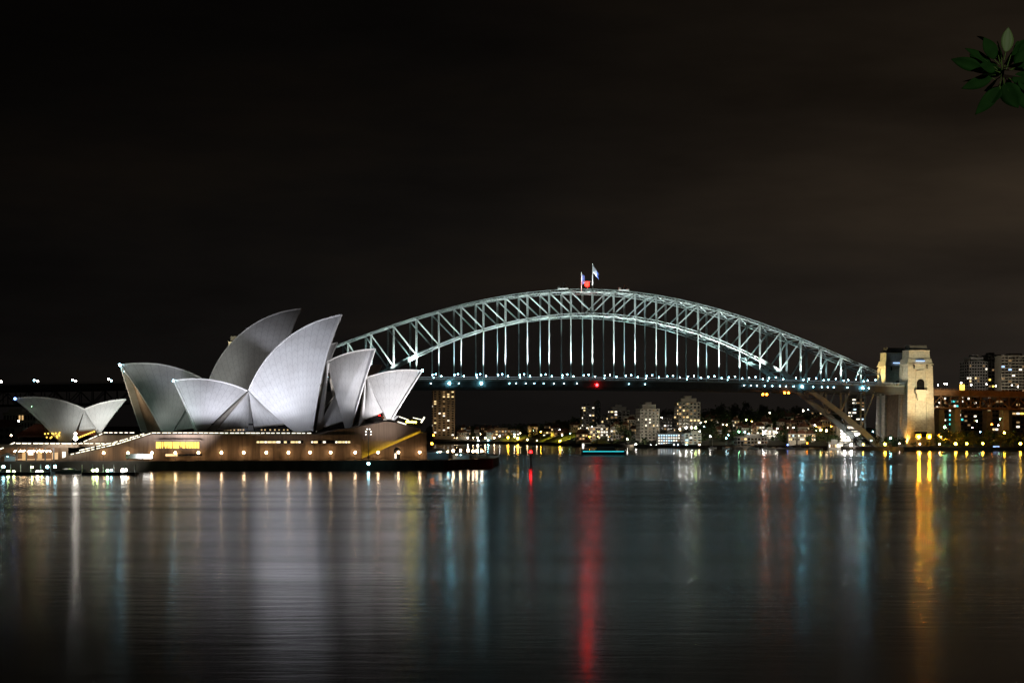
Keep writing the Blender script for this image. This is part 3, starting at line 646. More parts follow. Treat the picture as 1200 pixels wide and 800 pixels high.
patch('side_shell', J, J.pt(383, 425, 2), J.pt(386, 425, 1.5), J.pt(378, 502, 13.5), J.pt(370, 506, 14.5), M['rim'], 1.2)
a3 = J.pt(430, 444, .5)
patch('side_shell', J, a3, a3 + J.a * .6, J.pt(449, 482.5, 8.5), J.pt(425, 492, 10.5), M['shell'], .8)
patch('side_shell', J, J.pt(427, 447, 1), J.pt(429, 446, .6), J.pt(428, 491, 10), J.pt(420, 499, 11), M['rim'], 1.0)
patch('side_shell', J, J.pt(430, 445, .4), J.pt(431.5, 445, .3), J.pt(455, 490.5, 9.3), J.pt(449, 484, 8.6), M['concrete_in'], .2)
for x0, x1, y0, y1, w in ((246, 350, 496, 507, 13.5), (376, 405, 491, 504, 9.5), (428, 449, 482, 495, 7)):
    a, b, c_, d_ = J.pt(x0, y1, w), J.pt(x1, y1, w), J.pt(x1, y0, w), J.pt(x0, y0, w)
    wprism('glass_wall', [a, b, c_, d_], -J.n * (2 * w), M['glass'])
# warm glow of the foyers behind the glass
for x0, x1, y in ((262, 288, 503.5), (304, 340, 503.5)):
    mb = MB(); n_ = 7
    for i in range(n_):
        x = x0 + (x1 - x0) * (i + random.random() * .5) / n_; mb.beam(J.pt(x, y, 13.62), J.pt(x + 1.6, y, 13.62), .1, .35 + .3 * random.random())
    mb.build('foyer_light', GL['interior'], OH, world=True)
# --- farther hall (concert hall)
K = Hall(280, 785, 26)
cr1, cr2 = sail(K, (141, 427.5), (236, 443), (190, 505), (203, 505), 20, 60, 10, label='grey green far sail pointing left, its glazed mouth open')
sail(K, (353.3, 362), (243, 452), (318, 505), (292, 505), 25, 54, 15, label='tallest far sail, dim grey')
sail(K, (395, 401.5), (330, 440), (362, 503), (352, 503), 15, 52, 9, label='far sail edge just showing right of the tall one')
sail(K, (447, 428), (395, 441), (412, 498), (404, 498), 11, 52, 8, label='dark far sail tip between two near sails')
patch('side_shell', K, K.pt(237, 444, .5), K.pt(237.5, 444, .4), K.pt(236, 500, 16), K.pt(204, 504.5, 18.5), M['shell'], .8)
wprism('glass_wall', [K.pt(206, 506, 15), K.pt(300, 506, 15), K.pt(300, 494, 14), K.pt(213, 494, 14)], -K.n * 30, M['glass'])
# glass curtain in the mouth of the far left-hand sail, with mullions fanning from the foot
m_ = len(cr1); mb = MB(); gb = MB()
inw = K.a
rowsg = []
def curt(v, s, d):
    j = v * (m_ - 1); i = min(int(j), m_ - 2); fr = j - i
    p, q_ = cr1[i].lerp(cr1[i + 1], fr), cr2[i].lerp(cr2[i + 1], fr)
    r = p.lerp(q_, s); r.z -= (1 - v) * 0; return r + inw * d
for s in [i / 14 for i in range(15)]:
    rowsg.append([curt(v, .04 + .92 * s, 3.5) for v in [k / 10 * .9 for k in range(11)]])
gb.grid(rowsg).build('glass_wall', M['redglass'], OH, world=True)
for i in range(15):
    s = i / 14; mb.tube([curt(v, .04 + .92 * s, 2.9) for v in [k / 8 * .9 for k in range(9)]], .33, 5)
mb.build('glazing_mullion', M['bronze'], OH, world=True)
# --- restaurant
Q = Hall(85, 690, 17)
q1, q2 = sail(Q, (18, 467), (99, 479.5), (70, 517), (84, 517), 11, 44, 9, label='low restaurant sail pointing left')
sail(Q, (147, 468), (99, 479.5), (118, 506), (113, 506), 8.5, 44, 6, label='low restaurant sail pointing right')
patch('side_shell', Q, Q.pt(99, 480, .3), Q.pt(99.4, 480, .3), Q.pt(112, 502, 8), Q.pt(92, 504, 9), M['shell'], .5)
m_ = len(q1)
gb = MB(); rowsg = []
for s in [i / 8 for i in range(9)]:
    rowsg.append([(q1[int(v * (m_ - 1))].lerp(q2[int(v * (m_ - 1))], .05 + .9 * s)) + Q.a * (3 - 8 * (1 - v) ** 2) for v in [k / 10 * .95 for k in range(11)]])
gb.grid(rowsg).build('glass_wall', M['redglass'], OH, world=True)
mb = MB()
for r in rowsg: mb.tube([p - Q.a * .1 for p in r], .14, 4)
mb.build('glazing_mullion', M['bronze'], OH, world=True)
wprism('glass_wall', [Q.pt(20, 512, 6), Q.pt(66, 512, 6), Q.pt(66, 500, 5), Q.pt(42, 496, 5), Q.pt(18, 509, 6)], -Q.n * 10, M['redglass'])
wprism('restaurant_glow', [Q.pt(88, 510, 6.4), Q.pt(112, 510, 6.4), Q.pt(112, 502.5, 6.4), Q.pt(90, 503.5, 6.4)], -Q.n * .3, GL['interior_red'])
mb = MB()
for i in range(14):
    x, y = random.uniform(52, 70), random.uniform(506, 513); 
    if y > 498 + (70 - x) * .35 + 4: MB().ball(Q.pt(x, y, 11.6 - (70 - x) * .1), .34, 6, 4).build('restaurant_light', GL['amberpane'], OH, world=True)
for i in range(9): MB().ball(Q.pt(92 + i * 2.3, 512.5 - i * .9, 12.5), .36, 6, 4).build('restaurant_light', GL['amberpane'], OH, world=True)
for (h, x, y, m, rr) in ((K, 140.3, 427.5, 'cool', .62), (J, 203.3, 446, 'cool', .5), (J, 495, 434, 'cool', .5), (Q, 17.6, 467, 'blue', .6)):
    MB().ball(h.pt(x, y, .4), rr, 8, 6).build('tip_light', GL[m], OH, world=True)
MB().ball(K.pt(146.5, 434.5, .4), .5, 8, 6).build('tip_light', GL['cool'], OH, world=True)
MB().ball(Q.pt(37, 476, 8), .10, 8, 6).build('green_exit_light', GL['green'], OH, world=True)

# --- podium
PT = R(10); pn = Vector((math.sin(PT), -math.cos(PT), 0)); P = Hall(300, 660, 10)
back = -P.n * 95
zb = 3.0
def base(x): p = P.pt(x, 530); return Vector((p.x, p.y, zb))
wprism('podium', [base(62), base(424), P.pt(424, 509), P.pt(366, 509.2), P.pt(178, 508.8), P.pt(137, 521.8), P.pt(80, 534), P.pt(62, 540.5)], back, M['podium'])
# upper mass at the north end, sloping up to the foyer
wprism('podium_upper', [P.pt(366, 510.2, -.4), P.pt(400, 502.5, -.4), P.pt(416, 501, -.4), P.pt(438, 496.5, -.4), P.pt(452, 493.5, -.4), P.pt(463, 495, -.4), P.pt(492, 502, -.4), P.pt(492.3, 504.2, -.4), P.pt(463, 516.5, -.4), P.pt(425, 516.5, -.4), P.pt(424, 510.2, -.4)], -P.n * 60, M['podium'])
wprism('stair_recess', [base(424) - P.n * 5, base(493) - P.n * 5, P.pt(493, 503.5, -5), P.pt(424, 512, -5)], -P.n * 50, M['podium'])
wprism('stair_parapet', [base(424.3), base(497), P.pt(497, 507, 0), P.pt(492.5, 507, 0), P.pt(466, 518.5, 0), P.pt(424.3, 536.8, 0)], -P.n * 1.2, M['podium'])
wprism('end_pier', [base(495.3) + P.n * .6, base(500) + P.n * .6, P.pt(500, 506.4, .6), P.pt(495.3, 506.4, .6)], -P.n * 14, M['podium'])
mb = MB(); pp = [P.pt(426 + 66 * i / 12, 535.2 - i * 2.42 + (1.2 * math.sin(i * 2) if i % 3 == 0 else 0), -2.4) for i in range(13)]
pp = [p - P.n * 1.7 - Vector((0, 0, 1.1)) for p in pp]
for a, b in zip(pp, pp[1:]): mb.beam(a, b, .35, .3)
mb.build('stair_light', GL['limestrip'], OH, world=True)
# arch doorway, window bands and awnings in the near wall (each a recess box set proud)
def band(name, x0, x1, y0, y1, m, out=.12, dep=.5):
    return wprism(name, [P.pt(x0, y1, out), P.pt(x1, y1, out), P.pt(x1, y0, out), P.pt(x0, y0, out)], -P.n * dep, m)
band('awning', 181, 236, 514.6, 516.6, M['podium'], 3.2, 3.4)
fr = band('window', 182, 234, 517, 525.4, M['darkc'], .10)
fr['label'] = 'wide amber lit window band'
def child(parent, mb, name, m): 
    o = mb.build(name, m, None); o.parent = parent; o.data.transform(Matrix.Translation(OH.location).inverted()); return o
x = 182.8
for i, wd in enumerate((6.2, 1.2, 9.6, 8.2, 5.2, 9.4, 2.6, 2.2)):
    mb = MB().prism([P.pt(x, 525, .16), P.pt(x + wd, 525, .16), P.pt(x + wd, 517.6, .16), P.pt(x, 517.6, .16)], -P.n * .1); child(fr, mb, 'pane', GL['amberpane']); x += wd + .85
mb = MB()                                            # diners and furniture silhouettes behind the amber panes
for i in range(16):
    xx = random.uniform(186, 226); hh = random.uniform(1.5, 4.5); mb.prism([P.pt(xx, 525, .24), P.pt(xx + .9, 525, .24), P.pt(xx + .7, 525 - hh, .24), P.pt(xx + .1, 525 - hh, .24)], -P.n * .05)
child(fr, mb, 'window_frame', M['darkc'])
for x0, x1, y0, y1, lit in ((147.5, 168, 531.5, 537, None), (194, 237, 531.8, 534, None), (300, 355.5, 516, 519.4, 'y'), (364, 411, 516, 519.4, 'y')):
    fr = band('window', x0, x1, y0, y1, M['glass'], .10)
    if lit:
        xx = x0 + .8
        while xx < x1 - 3:
            wd = random.uniform(1.5, 5)
            if random.random() < .62: child(fr, MB().prism([P.pt(xx, y1 - .5, .15), P.pt(min(xx + wd, x1 - .6), y1 - .5, .15), P.pt(min(xx + wd, x1 - .6), y0 + .7, .15), P.pt(xx, y0 + .7, .15)], -P.n * .1), 'pane', GL['win_yel' if random.random() < .7 else 'win_white'])
            xx += wd + .7
band('lit_window', 167.6, 178.6, 532.2, 537, GL['win_hot'], .16); band('lit_window', 194, 208, 531.7, 534.2, GL['win_yel'], .18)
band('ledge', 148, 180, 530.3, 531.2, M['podium'], .9, 1.0)
wprism('doorway', [P.pt(461.5, 538, .12)] + [P.pt(465 + 3.4 * math.cos(a), 527.5 - 3.4 * math.sin(a), .12) for a in [i * math.pi / 8 for i in range(8, -1, -1)]] + [P.pt(468.6, 538, .12)], -P.n * .4, M['glass'])
band('lit_window', 462.4, 464.6, 531, 537, GL['win_white'], .2)
for xx in [100, 115] + [172 + 8.2 * i for i in range(31)]:       # vertical joints in the precast wall
    band('wall_rib', xx, xx + .35, 523 if xx < 130 else 520.5 if xx > 300 else 527, 538, M['podium'], .13, .15)
# handrail lights along the podium edge and the monumental steps
def rail(pts, h=.25, dash=1.0, name='handrail_light', m='strip'):
    mb = MB(); po = MB()
    for a, b in zip(pts, pts[1:]):
        n = max(1, int((b - a).length / 2.0))
        for i in range(n):
            p, q_ = a.lerp(b, i / n), a.lerp(b, (i + dash * random.uniform(.55, .9)) / n); mb.beam(p, q_, .12, h)
            po.beam(p - Vector((0, 0, 1.0)), p + Vector((0, 0, .1)), .08, .08)
        po.beam(a + Vector((0, 0, .2)), b + Vector((0, 0, .2)), .1, .1)
    o = mb.build(name, GL[m], OH, world=True); po.build('handrail', M['bronze'], OH, world=True)
rail([P.pt(178, 507, -.5), P.pt(366, 507.3, -.5)], .3)
rail([P.pt(83, 532.2, -.4), P.pt(137, 520, -.4), P.pt(178, 507, -.4)], .3)
rail([P.pt(93, 527.5, -5), P.pt(140, 516.5, -5), P.pt(170, 507.5, -5)], .3)
rail([P.pt(92, 520, -24), P.pt(122, 506.8, -24), P.pt(158, 506.8, -24)], .3)
rail([P.pt(92, 519.4, -3), P.pt(138, 519.4, -3)], .28)
rail([P.pt(0, 526, 2), P.pt(19, 517.6, 2)], .4)
rail([P.pt(19, 519.3, 2), P.pt(92, 519.5, 2)], .4)
wprism('stairs', [P.pt(92, 523, -6), P.pt(140, 522, -6), P.pt(178, 509.4, -6), P.pt(122, 509.6, -6)], -P.n * 40, M['podium'])
mb = MB()
for i in range(14):
    a = P.pt(92 + 30 * i / 14, 522.4 - 13 * i / 14, -5.9); mb.beam(a, a - P.n * 40, 1.2, .5)
mb.build('step', M['podium'], OH, world=True)
# northern foyer glazing: tilted lit canopy at the right-hand sails
wprism('foyer_canopy', [P.pt(463, 492, -5), P.pt(477, 497.5, -5), P.pt(494, 499, -5), P.pt(497.5, 492.5, -5), P.pt(484, 490, -5), P.pt(468, 487, -5)], -P.n * 14, M['glass'])
mb = MB().beam(P.pt(468, 488, -4.6), P.pt(479, 492, -4.6), .2, .3).beam(P.pt(484, 489.2, -4.6), P.pt(494, 491.5, -4.6), .2, .25).beam(P.pt(493.5, 495, -4.6), P.pt(497.5, 488.5, -4.6), .25, .6)
mb.build('canopy_edge_light', GL['strip'], OH, world=True)
MB().beam(P.pt(476, 494, -4.7), P.pt(488, 494.5, -4.7), .2, .7).build('foyer_light', GL['limestrip'], OH, world=True)
MB().beam(P.pt(466, 494, -4.2), P.pt(476, 497, -4.2), .2, .5).build('foyer_light', GL['win_white'], OH, world=True)
MB().ball(J.pt(445, 487, 8.8), .16, 6, 5).build('exit_light', GL['redsmall'], OH, world=True)
MB().beam(J.pt(447.5, 487, 8.8), J.pt(450, 490.5, 8.8), .2, .9).build('foyer_banner', GL['interior_red'], OH, world=True)
# --- lower concourse at the left, under the terrace
wprism('terrace', [P.pt(-30, 524.2, 4), P.pt(92, 524.2, 4), P.pt(92, 520.6, 4), P.pt(-30, 520.6, 4)], -P.n * 30, M['podium'])
wprism('concourse_wall', [P.pt(-30, 541, -4), P.pt(80, 541, -4), P.pt(80, 524, -4), P.pt(-30, 524, -4)], -P.n * 1, M['podium'])
mb = MB()
for x in (20, 31, 42, 53, 63): mb.beam(P.pt(x, 541, 3), P.pt(x, 524, 3), .5, .5)
mb.build('concourse_column', M['greyc'], OH, world=True)
mb = MB()
for i in range(26):
    x = 17 + i * 1.75 + random.uniform(-.5, .5)
    if random.random() < .9: MB().ball(P.pt(x, 528 + random.uniform(-.4, .4) + (i % 3 == 0), 1.5), random.choice((.16, .22, .3)), 6, 4).build('pendant_light', GL['warm'], OH, world=True)
for x0, x1, y0, y1, m in ((26, 30, 530, 539, 'win_warm'), (33, 39, 529, 533, 'win_white'), (44, 49, 530, 537, 'win_warm'), (61, 68, 530, 538, 'interior'), (73, 77, 529, 537, 'win_white'), (17, 60, 537.6, 538.6, 'interior')):
    wprism('lit_shopfront', [P.pt(x0, y1, -3.9), P.pt(x1, y1, -3.9), P.pt(x1, y0, -3.9), P.pt(x0, y0, -3.9)], -P.n * .1, GL[m])
# --- floodlights on the sails
def sailspot(p, tgt, power, col, size=40, blend=.7, rad=.8): spot('sail_floodlight', p, tgt, power, col, size, blend, rad)
sailspot(P.pt(292, 503, 7), J.pt(352, 425), 3.8e4, (.80, .84, 1), 72, .8, 2.0)
sailspot(at(40, 534, 600), J.pt(345, 430), .92e6, (.82, .85, 1), 24, .7, 5.0)
sailspot(at(330, 536, 600), J.pt(350, 420), 5.0e4, (.80, .84, 1), 36, .9, 3)
sailspot(at(210, 536, 606), J.pt(240, 455), 4.6e5, (.82, .84, 1), 26, .8, 3)
sailspot(at(566, 526, 676), J.pt(446, 452), 4.2e5, (.90, .89, .96), 46, .8, 3)
sailspot(at(455, 526, 636), J.pt(440, 445), .6e5, (.90, .89, .96), 36, .9, 4)
sailspot(P.pt(385, 508, -1), J.pt(388, 470, 6), 12000, (1, .85, .66), 80, .9)
sailspot(P.pt(437, 499, -1), J.pt(432, 470, 6), 10000, (1, .9, .78), 80, .9)
sailspot(P.pt(186, 507, -3), K.pt(183, 455, 8), 3.0e4, (.62, 1, .86), 62, .9)
sailspot(K.pt(150, 503, 2) - K.a * 9, K.pt(163, 455, 0), 1.5e4, (1, .86, .64), 110, .9)
sailspot(at(40, 525, 610), K.pt(200, 445), 3.4e5, (.97, 1, .97), 26, .8, 6)
sailspot(at(-40, 525, 600), K.pt(300, 410), 1.6e5, (.97, .96, .95), 24, .8, 7)
sailspot(at(150, 540, 600), Q.pt(90, 492), 26000, (.95, 1, .98), 60, .9)
sailspot(at(20, 540, 600), Q.pt(60, 492), 9000, (.9, 1, .95), 60, .9)
# ------------------------------------------------------------------ promenade lamps
globe_cols = [259.5, 285.7, 312.1, 338, 363.3, 387.5, 416.2, 443, 467, 491.8]
pl = [121.5, 150, 178, 205.5, 232.5] + globe_cols
gm = MB().ball((0, 0, 0), .46, 10, 8).mesh('globe', GL['warm']); pm = MB().tube([(0, 0, 0), (0, 0, 2.9)], .07, 6).tube([(0, 0, 0), (0, 0, .4)], .16, 6).mesh('pole', M['dark_steel'])
pr = None
for i, x in enumerate(pl):
    p = P.pt(x, 529.8, 2.3); lab = 'warm globe lamp on the promenade, %s from the left along the podium wall' % ordinal(i)
    if pr is None:
        pr = o = thing('promenade_lamp', lab, 'street lamp', (p.x, p.y, 3.4), 0, 'globe lamps along the podium wall')
        inst(pm, 'pole', o); inst(gm, 'globe', o, (0, 0, 3.2))
    else: o = copy_tree(pr); o.location = (p.x, p.y, 3.4); o['label'] = lab
for i, (x, y, s_) in enumerate(((516, 529, 1.0), (524.5, 529, .8), (531, 528, .6), (539.6, 527.5, 1), (548.7, 527.6, .9), (554.5, 528.5, 1.0), (558.5, 528.2, .9), (564.6, 528.2, 1.4), (535.3, 532, 1))):
    p = at(x, y, 690 + i * 2); o = copy_tree(pr); o.location = (p.x, p.y, 3.4); o.scale = (1, 1, max(.5, (p.z - 3.4) / 3.2)); o['group'] = 'globe lamps on the promenade end'
    o.children[1].scale = (s_ * 1.2,) * 3 if o.children[1].name.startswith('globe') else (1, 1, 1)
    o['label'] = 'bright globe lamp by the marquees, %s along from the podium end' % ordinal(i) if i < 8 else 'low globe lamp in front of the white marquee'
# floodlight mast and seawall lamp
b = P.pt(431.8, 530, 12); ms = thing('floodlight_mast', 'tall dark mast with a cluster of small white lamps by the seawall', 'floodlight mast', (b.x, b.y, 3.4))
hm = P.pt(431.8, 507, 12).z - 3.4
MB().tube([(0, 0, 0), (0, 0, hm)], .22, 8, r1=.12).build('mast', M['dark_steel'], ms); MB().box((0, 0, hm), (2.4, .3, .2)).box((0, 0, hm + 1.6), (1.6, .3, .2)).tube([(0, 0, hm), (0, 0, hm + 1.7)], .1).build('crossarm', M['dark_steel'], ms)
for dx, dz in ((-1, -.6), (-1, .5), (-.5, 1.5), (.5, 1.5), (1, .5), (1, -.6)): MB().ball((dx, -.2, hm + dz), .2, 6, 5).build('lamp', GL['win_hot'], ms)
b = at(431.8, 543, 634); sl = thing('seawall_lamp', 'bright white lamp fixed low on the seawall below the mast', 'lamp', b); MB().box((0, .5, 0), (.5, 1.0, .3)).build('bracket', M['dark_steel'], sl); inst(lampm['cool'], 'lamp_head', sl, (0, 0, 0), (.75,) * 3)
b = at(68, 515, 640); sl = thing('plaza_floodlight', 'very bright white floodlight under the right end of restaurant sail', 'floodlight', (at(88.5, 514, 645).x, 645, 9.9)); MB().tube([(0, .2, 0), (0, .2, 2.6)], .12).build('pole', M['dark_steel'], sl)
for dz, s_ in ((2.5, 1.15), (4.2, .7)): inst(lampm['white'], 'lamp_head', sl, (0, 0, dz), (s_,) * 3)
# marquees on the promenade end
def marquee(label, x0, x1, y0, y1, Y, lit):
    p0, p1 = at(x0, y1, Y), at(x1, y1, Y); w = p1.x - p0.x; o = thing('marquee', label, 'marquee', ((p0.x + p1.x) / 2, Y, 3.4), 0, 'marquees on the promenade')
    h = at(x0, y0, Y).z - 3.4; n = max(1, int(w / 6)); mb = MB(); 
    for i in range(n):
        cx = -w / 2 + w * (i + .5) / n; mb.add([(cx - w / n / 2, -3, h * .68), (cx + w / n / 2, -3, h * .68), (cx + w / n / 2, 3, h * .68), (cx - w / n / 2, 3, h * .68), (cx, 0, h)], [(0, 1, 4), (1, 2, 4), (2, 3, 4), (3, 0, 4), (3, 2, 1, 0)])
    mb.build('roof', M['canvas'], o)
    for i in range(n + 1): MB().tube([(-w / 2 + w * i / n, -2.9, 0), (-w / 2 + w * i / n, -2.9, h * .68)], .09).build('leg', M['white'], o)
    if lit: MB().box((0, 2.6, h * .3), (w * .96, .2, h * .6)).build('back_wall', M['canvas'], o)
    for i in range(n): MB().ball((-w / 2 + w * (i + .5) / n, -.5, h * .6), .16, 6, 5).build('lamp', GL['cool'], o)
marquee('pale blue row of peaked marquees beside the podium end pier', 499.5, 526, 524, 539, 684, True)
marquee('white marquee farther along the promenade with lit interior', 530, 550, 529.5, 538.5, 690, True)
marquee('small white tent on the seawall at far left', 2.5, 16, 530.5, 541, 634, True)
for i, (x, w_) in enumerate(((553, 5), (566, 9), (572, 5))):
    b = at(x, 538, 684); o = thing('planter', 'low planter box with clipped bush near the promenade tip, %s of three' % ('left', 'middle', 'right')[i], 'planter', (b.x, b.y, 3.4), 0, 'planters at the promenade tip')
    MB().box((0, 0, .4), (w_ * .36, 1.2, .8)).build('box', M['greyc'], o); mb = MB()
    for k in range(60): c_ = Vector((random.uniform(-.5, .5) * w_ * .36, random.uniform(-.6, .6), random.uniform(.8, 1.7))); mb.add([c_ + Vector((random.uniform(-.25, .25), random.uniform(-.25, .25), random.uniform(-.25, .25))) for _ in range(3)], [(0, 1, 2)])
    mb.build('bush', M['turf'], o)
# jetty with lamps
def jetty(label, x0, x1, Y, lamps):
    p0, p1 = at(x0, 0, Y), at(x1, 0, Y); w = p1.x - p0.x; o = thing('pontoon_jetty', label, 'jetty', ((p0.x + p1.x) / 2, Y, 0), 0, 'pontoon jetties')
    MB().box((0, 0, .5), (w, 6, 1.0)).build('deck', M['dark_steel'], o)
    n = int(w / 3.4)
    for i in range(n + 1):
        for yy in (-2.8,): MB().tube([(-w / 2 + w * i / n, yy, -1), (-w / 2 + w * i / n, yy, 3.6)], .16, 6).build('pile', M['white'], o)
    MB().beam((-w / 2, -2.8, 2.0), (w / 2, -2.8, 2.0), .1, .12).beam((-w / 2, -2.8, 3.2), (w / 2, -2.8, 3.2), .1, .12).build('railing', M['pile'], o)
    for x, y, c_, s_ in lamps:
        p = at(x, y, Y - 1.5); l_ = inst(lampm[c_], 'lamp', o, (p.x - o.location.x, -1.5, p.z), (s_,) * 3)
jetty('white railed pontoon jetty with green and white lamps beside the seawall', 98.5, 160.5, 568, ((109, 551, 'lime', .6), (113.5, 550.5, 'lime', .7), (126, 551, 'green', .6), (130.5, 550.5, 'cool', .5), (144, 551, 'white', .9), (147.5, 550.3, 'white', .6)))
jetty('railed pontoon jetty at the far left with yellow green lamps', -8, 62, 572, ((4, 546.5, 'cool', .7), (9.5, 552.5, 'lime', .7), (16, 552.5, 'lime', .6), (37.5, 547, 'lime', .5), (44, 552.5, 'white', .8), (49, 552, 'lime', .5), (55.5, 546.8, 'cool', .7), (64.5, 546.6, 'cool', .7)))

# ------------------------------------------------------------------ boats
def boat(label, x, y, Y, Ln, rz=0, dark=False, cabin=True, mast=0, lit=None, group=None, name='moored_boat'):
    b = at(x, y, Y); o = thing(name, label, 'boat', (b.x, Y, 0), rz, group); hm_ = M['darkhull'] if dark else M['hull']; bw_ = Ln * .16; h = max(.9, Ln * .09)
    rows = []
    for i in range(11):
        u = i / 10; k = (1 - max(0, (u - .55) / .45) ** 2.2); wv = bw_ * k * (.85 + .15 * min(1, u * 4)); x_ = -Ln / 2 + Ln * u; sh = h * (1 + .35 * u * u)
        rows.append([(x_, -wv, sh), (x_ - .02 * Ln * u, -wv * .8, .2), (x_ - .03 * Ln * u, 0, -.5), (x_ - .02 * Ln * u, wv * .8, .2), (x_, wv, sh), (x_, 0, sh + .08)])
    mb = MB(); rows = [r + [r[0]] for r in rows]; mb.grid(rows); mb.add(rows[0][:6], [(0, 1, 2, 3, 4, 5)]); mb.build('hull', hm_, o)
    if cabin:
        MB().frustum((-Ln * .05, 0, h * 1.05), (Ln * .45, bw_ * 1.3), (Ln * .34, bw_ * 1.05), h * 1.0).build('cabin', hm_ if dark else M['white'], o)
        MB().box((-Ln * .05, 0, h * 1.6), (Ln * .40, bw_ * 1.24, h * .35)).build('cabin_window', GL[lit] if lit else M['glass'], o)
    if mast:
        MB().tube([(0, 0, h), (0, 0, h + mast)], .1, 6, r1=.06).build('mast', M['white'], o); MB().beam((0, 0, h + 1.6), (-Ln * .38, 0, h + 1.5), .18, .18).build('boom', M['white'], o)
    return o
boat('long dark moored boat between the two pontoon jetties', 83, 553, 590, 11, 0, True)
fy = boat('small ferry under the bridge, cyan strip standing in for its light trail', 707, 533, 1085, 30, R(178), True, True, 0, None, None, 'ferry')
MB().box((0, 5.2, 2.3), (27, .15, .45)).build('trail_strip', GL['teal'], fy)  # glowing strip in place of the light trail of a moving boat
for i, (x, L_, ms_, lb) in enumerate(((852, 9, 0, 'white cabin boat moored below the dark trees'), (866, 8, 0, 'small white boat moored left of the grey flats'), (883, 10, 0, 'white launch moored below the grey flats'), (898, 9, 11, 'white yacht with bare mast, left of the tall masted one'), (906, 8, 0, 'small white cruiser moored right of the grey flats'), (914, 9, 0, 'white cruiser close by the tall masted yacht'), (926.5, 13, 24, 'white yacht with the tallest bare mast on the far shore'), (938, 9, 12, 'white yacht with mast, right of the tallest masted one'), (950, 9, 0, 'white launch moored left of the lit wharf'), (958, 10, 0, 'white cabin cruiser moored beside the lit wharf'), (835, 8, 8, 'small white sloop moored beside the lone tall lamp'))):
    boat(lb, x, 528, shoreY(x) - 16 - (i % 3) * 6, L_, R(random.choice((8, 175, -12, 160))), False, True, ms_, 'win_dim' if i % 4 == 0 else None, 'boats moored along the far shore')
# red channel marker
mk = thing('channel_marker', 'dark pile channel marker with red light standing in the water', 'channel marker', at(622, 547.5, 690).xyz * 1); mk.location.z = 0
MB().tube([(0, 0, -2), (0, 0, 5.6)], .42, 8).build('pile', M['dark_steel'], mk); MB().box((0, 0, 5.0), (1.5, 1.5, .2)).box((0, 0, 3.6), (.2, .2, 1)).build('platform', M['dark_steel'], mk)
inst(MB().ball((0, 0, 0), .55, 8, 6).mesh('lamp', GL['redsmall']), 'lamp', mk, (0, 0, 6.5)); MB().tube([(0, 0, 5.6), (0, 0, 6.1)], .2).build('lamp_base', M['dark_steel'], mk)

# ================================================================== FAR SHORE
# ------------------------------------------------------------------ buildings
unit = {}
def wmesh(m):
    if m not in unit: unit[m] = MB().box((0, 0, 0), (1, .24, 1)).mesh('window', M[m] if m in M else GL[m])
    return unit[m]
def building(name, label, cat, x0, x1, yt, yb, Y, wall='greyc', fl=6, co=4, lit=.2, pal=('win_warm', 'win_yel', 'win_white'), dep=14, yaw=0, band=True, roof='box', fill=(.62, .5), group=None, seed=1, wins=True, top=None, bandm=None):
    rnd = random.Random(seed * 31 + int(x0 * 7)); lit = lit * .7 if lit < .6 else lit; p0, p1 = at(x0, yb, Y), at(x1, yb, Y); w = p1.x - p0.x; zt = at(0, yt, Y).z; z0 = p0.z - 4; h = zt - z0
    cyaw = math.cos(R(yaw)); sw = abs(math.sin(R(yaw))); w = max(4, (w - dep * sw) / cyaw)
    o = thing(name, label, cat, ((p0.x + p1.x) / 2, Y + dep / 2, z0), R(yaw), group)
    mb = MB().box((0, 0, h / 2), (w, dep, h))
    fh = (h - 4.5) / fl
    if band:
        for k in range(fl + 1): mb.box((0, 0, 4.0 + k * fh), (w + .7, dep + .7, .35))
    mb.build('wall', M[wall], o)
    if roof == 'box':
        MB().box((rnd.uniform(-.2, .2) * w, 0, h + 1.4), (w * .42, dep * .5, 2.8)).build('roof_plant_room', M[wall], o); MB().box((0, 0, h + .3), (w + .9, dep + .9, .6)).build('parapet', M[wall], o)
    elif roof == 'gable':
        MB().prism([(-w / 2 - .5, -dep / 2 - .6, h), (w / 2 + .5, -dep / 2 - .6, h), (w / 2 - dep * .2, 0, h + min(4, dep * .35)), (-w / 2 + dep * .2, 0, h + min(4, dep * .35))], (0, 0, .25)).prism([(-w / 2 - .5, dep / 2 + .6, h), (w / 2 + .5, dep / 2 + .6, h), (w / 2 - dep * .2, 0, h + min(4, dep * .35)), (-w / 2 + dep * .2, 0, h + min(4, dep * .35))], (0, 0, .25)).build('roof', M['tile'], o)
        MB().box((w * .25, 1, h + 2.6), (1.1, 1.1, 4)).build('chimney', M['brick'], o)
    elif roof == 'step':
        MB().box((0, 0, h + 2), (w * .7, dep * .7, 4)).box((0, 0, h + 5), (w * .3, dep * .4, 3)).build('roof_plant_room', M[wall], o)
    if wins:
        cw = w / co
        for k in range(fl):
            for c in range(co):
                r = rnd.random(); m = 'glass'
                if r < lit: m = pal[int(rnd.random() * len(pal))]
                elif r < lit + .10: m = 'win_dim'
                inst(wmesh(m if rnd.random() < .93 or m == 'glass' else 'win_white'), 'window', o, (-w / 2 + cw * (c + .5), -dep / 2 - .02, 4.2 + fh * (k + .52)), (cw * fill[0], 1, fh * fill[1]))
        sd = 1 if yaw > 0 else -1                                   # the side that the water sees
        if yaw:
            n2 = max(2, int(dep / 5))
            for k in range(fl):
                for c in range(n2):
                    m = pal[0] if rnd.random() < lit * .5 else 'glass'
                    inst(wmesh(m), 'window', o, (-sd * (w / 2 + .02) * (1 if yaw < 0 else 1), -dep / 2 + dep / n2 * (c + .5), 4.2 + fh * (k + .52)), (dep / n2 * fill[0], 1, fh * fill[1]), rz=math.pi / 2)
    return o
B = building
